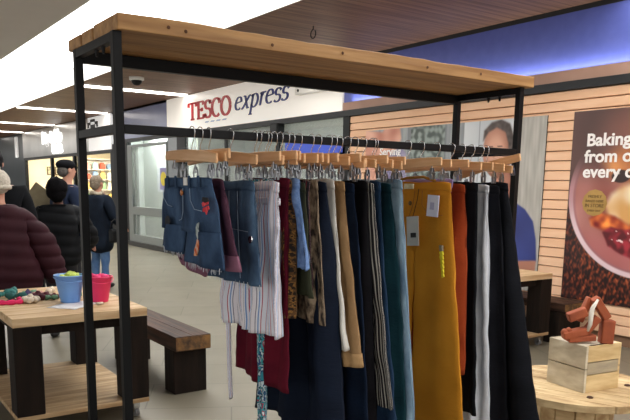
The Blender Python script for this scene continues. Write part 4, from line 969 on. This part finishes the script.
def person(loc, rz, h, label, coat_m, leg_m, hair_fn, arms, skin_m=M_skin, coat_len=.75, puff=0, shw=.20, bulk=1.0, hipw=None, lean=0, shoe='#17171a', head_turn=0, seed=1, collar=None, slv=1.0):
    """arms: {'L': (elbow, wrist), 'R': (elbow, wrist)} in local metres for a 1.7 m body, front is +Y"""
    k = h / 1.7
    p_ = empty('person', loc, rz); tag(p_, label, 'person')
    def S(q): x, y, z = q; y2 = y + lean * max(0, z - .9); return (x * k, y2 * k, z * k)
    n = {'pel': ((0, 0, .93), (.13, .10)), 'sp': ((0, 0, 1.12), (.12, .09)), 'ch': ((0, 0, 1.30), (.15, .10)), 'nb': ((0, -.01, 1.43), .065), 'nk': ((0, .0, 1.485), .052),
         'h1': ((0, .018, 1.535), (.058, .07)), 'h2': ((0, .012, 1.60), (.074, .088)), 'h3': ((0, .0, 1.655), (.062, .078)), 'nose': ((0, .115, 1.59), .014)}
    e = [('pel', 'sp'), ('sp', 'ch'), ('ch', 'nb'), ('nb', 'nk'), ('nk', 'h1'), ('h1', 'h2'), ('h2', 'h3'), ('h2', 'nose')]
    for s_, sd in ((-1, 'L'), (1, 'R')):
        el, wr = arms[sd]
        d_ = (Vector(wr) - Vector(el)).normalized(); side = d_.cross(Vector((0, 0, 1))); side = side.normalized() if side.length > .1 else Vector((0, 1, 0))
        pa_ = Vector(wr) + d_ * .075
        n.update({'sh' + sd: ((s_ * .165, 0, 1.39), .052), 'el' + sd: (el, .038), 'wr' + sd: (wr, .026), 'pm' + sd: (tuple(pa_), (.036, .02)),
                  'hp' + sd: ((s_ * .09, 0, .86), .085), 'kn' + sd: ((s_ * .095, .015, .49), .056), 'an' + sd: ((s_ * .10, -.01, .09), .04), 'to' + sd: ((s_ * .11, .12, .035), .034)})
        e += [('ch', 'sh' + sd), ('sh' + sd, 'el' + sd), ('el' + sd, 'wr' + sd), ('wr' + sd, 'pm' + sd), ('pel', 'hp' + sd), ('hp' + sd, 'kn' + sd), ('kn' + sd, 'an' + sd), ('an' + sd, 'to' + sd)]
        for f_ in range(4):
            base = pa_ + side * (.024 - .016 * f_) + d_ * .01; L_ = (.055, .066, .062, .048)[f_]
            n['f%d%s' % (f_, sd)] = (tuple(base + d_ * .02), .009); n['g%d%s' % (f_, sd)] = (tuple(base + d_ * (.02 + L_ * .5) + Vector((0, 0, -.008))), .008); n['i%d%s' % (f_, sd)] = (tuple(base + d_ * (.02 + L_ * .9) + Vector((0, 0, -.026))), .0065)
            e += [('pm' + sd, 'f%d%s' % (f_, sd)), ('f%d%s' % (f_, sd), 'g%d%s' % (f_, sd)), ('g%d%s' % (f_, sd), 'i%d%s' % (f_, sd))]
        tb = Vector(wr) + d_ * .03
        n['t0' + sd] = (tuple(tb + side * .034), .011); n['t1' + sd] = (tuple(tb + side * .048 + d_ * .035), .009); e += [('wr' + sd, 't0' + sd), ('t0' + sd, 't1' + sd)]
    n = {i: (S(a), tuple(q * k for q in b_) if isinstance(b_, tuple) else b_ * k) for i, (a, b_) in n.items()}
    skin('body', n, e, skin_m, p_, 'pel')
    for s_ in (-1, 1):
        MB().blob(S((s_ * .031, .094, 1.612)), .0105 * k, 1, 0).build('eye', mat('eye_dark', '#2a211f', rough=.2), p_, smooth=True)
        MB().blob(S((s_ * .079, .0, 1.60)), .026 * k, 2, .2, (.35, .8, 1.15)).build('ear', skin_m, p_, smooth=True)
    MB().blob(S((0, .094, 1.555)), .02 * k, 1, .1, (1.1, .35, .3)).build('mouth', mat('lip', '#9a5a52', rough=.5), p_, smooth=True)
    # trousers
    n2 = {'pel': ((0, 0, .95), (.13, .10)), }
    e2 = []
    for s_, sd in ((-1, 'L'), (1, 'R')):
        n2.update({'hp' + sd: ((s_ * .09, 0, .84), .10), 'kn' + sd: ((s_ * .097, .015, .49), .072), 'cf' + sd: ((s_ * .10, 0, .30), .062), 'an' + sd: ((s_ * .10, -.01, .09), .058)})
        e2 += [('pel', 'hp' + sd), ('hp' + sd, 'kn' + sd), ('kn' + sd, 'cf' + sd), ('cf' + sd, 'an' + sd)]
        sh = MB(); sh.blob(S((s_ * .105, .05, .045)), .06 * k, 1, .1, (.85, 2.2, .72)); sh.build('shoe', mat('shoe_' + shoe[1:], shoe, rough=.6), p_, smooth=True)
    n2 = {i: (S(a), tuple(q * k for q in b_) if isinstance(b_, tuple) else b_ * k) for i, (a, b_) in n2.items()}
    skin('trousers', n2, e2, leg_m, p_, 'pel', seed=seed)
    hw = hipw or .19
    n3 = {'lo': ((0, 0, coat_len), (hw * bulk, .14 * bulk)), 'hi': ((0, 0, 1.0), (.175 * bulk, .135 * bulk)), 'ch': ((0, 0, 1.26), (.18 * bulk, .135 * bulk)), 'up': ((0, -.01, 1.39), (.12 * bulk, .10 * bulk)), 'co': ((0, -.008, 1.45), (.075 * bulk, .078 * bulk))}
    e3 = [('lo', 'hi'), ('hi', 'ch'), ('ch', 'up'), ('up', 'co')]
    for s_, sd in ((-1, 'L'), (1, 'R')):
        el, wr = arms[sd]
        n3.update({'sh' + sd: ((s_ * shw * .92, 0, 1.36), .078 * bulk), 'el' + sd: (el, .066 * bulk * slv), 'wr' + sd: (wr, .050 * bulk * slv)}); e3 += [('ch', 'sh' + sd), ('sh' + sd, 'el' + sd), ('el' + sd, 'wr' + sd)]
    n3 = {i: (S(a), tuple(q * k for q in b_) if isinstance(b_, tuple) else b_ * k) for i, (a, b_) in n3.items()}
    skin('coat', n3, e3, coat_m, p_, 'ch', puff=puff, seed=seed, sub=4 if puff else 2)
    if collar:
        MB().tube([S((.085 * cos(a), -.01 + .085 * sin(a), 1.455 + .012 * sin(3 * a))) for a in [i * PI / 8 for i in range(17)]], .028 * k, 10).build('collar', collar, p_, smooth=True)
    hair_fn(p_, S, k)
    return p_
def cap_hair(m, long=False, seed=1, curl=.15, r=.1, back=0):
    def f_(p_, S, k):
        mb = MB(); mb.blob(S((0, -.018, 1.635)), r * k, seed, curl, (.88, 1.02, .92), 3, 5)
        mb.blob(S((0, -.055, 1.585)), r * .82 * k, seed + 2, curl, (1, .75, 1), 3, 5)
        if long: mb.blob(S((0, -.075, 1.50)), .09 * k, seed + 4, .2, (1, .6, 1.7), 3); mb.blob(S((0, -.085, 1.38)), .085 * k, seed + 6, .2, (1, .5, 1.6), 3)
        mb.build('hair', m, p_, smooth=True)
    return f_
def flat_cap(p_, S, k):
    MB().blob(S((0, -.045, 1.595)), .078 * k, 1, .1, (1, .8, .9), 3).build('hair', mat('grey_hair', '#6f6a66', '#4f4b49', rough=.9, scale=60), p_, smooth=True)
    mb = MB(); mb.blob(S((0, -.01, 1.665)), .1 * k, 3, .06, (.98, 1.1, .62), 3); mb.add([S(q) for q in [(-.06, .07, 1.645), (.06, .07, 1.645), (.05, .15, 1.628), (-.05, .15, 1.628), (-.06, .07, 1.652), (.06, .07, 1.652), (.05, .15, 1.634), (-.05, .15, 1.634)]], [(0, 1, 2, 3), (4, 7, 6, 5), (0, 4, 5, 1), (1, 5, 6, 2), (2, 6, 7, 3), (3, 7, 4, 0)])
    mb.build('cap', mat('black_wool', '#15161a', spec=.15, rough=.95), p_, smooth=True)
def beanie(p_, S, k):
    mb = MB(); mb.blob(S((0, -.008, 1.645)), .112 * k, 3, .05, (.95, 1.02, 1.0), 3); mb.tube([S((.095 * cos(a), -.005 + .105 * sin(a), 1.60)) for a in [i * PI / 10 for i in range(21)]], .022 * k, 8)
    mb.blob(S((0, -.01, 1.77)), .03 * k, 1, .3)
    mb.build('knit_hat', mat('cream_knit', '#d9d2c4', '#bfb7a8', rough=.95, scale=70, bump=.8, bscale=60), p_, smooth=True)
down = {'L': ((-.27, .02, 1.10), (-.25, .12, .86)), 'R': ((.27, .02, 1.10), (.25, .12, .86))}
lean_t = {'L': ((-.28, .12, 1.12), (-.24, .32, .98)), 'R': ((.28, .12, 1.12), (.24, .32, .98))}
jean = mat('person_denim', '#3f5f8f', '#56779f', rough=.85, scale=12)
jeanlt = mat('person_pale_denim', '#6f93bd', '#5c82ad', rough=.85, scale=12)
person((1.19, 6.28, 0), math.radians(-8), 1.60, 'person in maroon puffer coat and cream knit hat with back to us', mat('maroon_nylon', '#3a1c23', '#321820', spec=.15, rough=.7, scale=5), jeanlt, beanie,
       {'L': ((-.34, .05, 1.10), (-.44, .16, .88)), 'R': ((.34, .03, 1.10), (.47, .06, .72))}, coat_len=.60, puff=.017, slv=1.35, bulk=1.55, shw=.19, hipw=.33, seed=2)
person((1.30, 7.02, 0), math.radians(-20), 1.82, 'person with long dark hair and black coat behind the maroon coat', mat('black_coat', '#101215', '#15171b', spec=.15, rough=.85), M_dark, cap_hair(mat('dark_hair', '#141316', '#201d20', spec=.15, rough=.6, scale=40), True, 2), down, bulk=1.15, seed=3, shw=.24)
person((1.90, 7.16, 0), math.radians(-25), 1.56, 'person with short curly black hair in black padded jacket behind table', mat('black_padded_nylon', '#121417', '#191b1e', spec=.15, rough=.65, scale=4), mat('black_trouser', '#111216', rough=.8), cap_hair(mat('curly_black_hair', '#0a090b', '#131215', spec=.15, rough=1, scale=60), False, 3, .2, .125),
       {'L': ((-.30, .10, 1.12), (-.20, .28, 1.0)), 'R': ((.32, .10, 1.12), (.26, .28, 1.0))}, skin_m=M_skin2, puff=.014, bulk=1.35, seed=4)
person((2.46, 8.82, 0), math.radians(-80), 1.80, 'man in black flat cap and navy jacket seen side on', mat('navy_jacket', '#1a2337', '#212b40', spec=.15, rough=.85), mat('dark_trouser', '#1b1c20', rough=.8), flat_cap, down, seed=5, bulk=1.3)
pw = person((3.32, 10.36, 0), math.radians(-62), 1.64, 'person with short grey hair in long navy parka walking away', mat('dark_navy_parka', '#101722', '#161f2c', spec=.15, rough=.85), jean, cap_hair(mat('ash_hair', '#8a7c6a', '#6c6052', rough=.9, scale=50), False, 4, .2), {'L': ((-.27, .04, 1.10), (-.24, .2, 1.0)), 'R': ((.27, .04, 1.10), (.26, .22, .98))}, coat_len=.52, bulk=1.4, hipw=.20, seed=6, collar=mat('cream_fleece', '#b9ad98', '#a39680', rough=.95, scale=50))
hb = empty('handbag', (3.45, 10.02, .70), math.radians(20)); tag(hb, 'small black handbag carried beside the navy parka', 'handbag')
MB().box(-.10, .10, -.045, .045, 0, .2).build('bag_body', M_blackfr, hb, bevel=.03); MB().tube([(-.08, 0, .19), (-.07, 0, .30), (0, 0, .34), (.07, 0, .30), (.08, 0, .19)], .008, 8).build('strap', M_blackfr, hb, smooth=True)
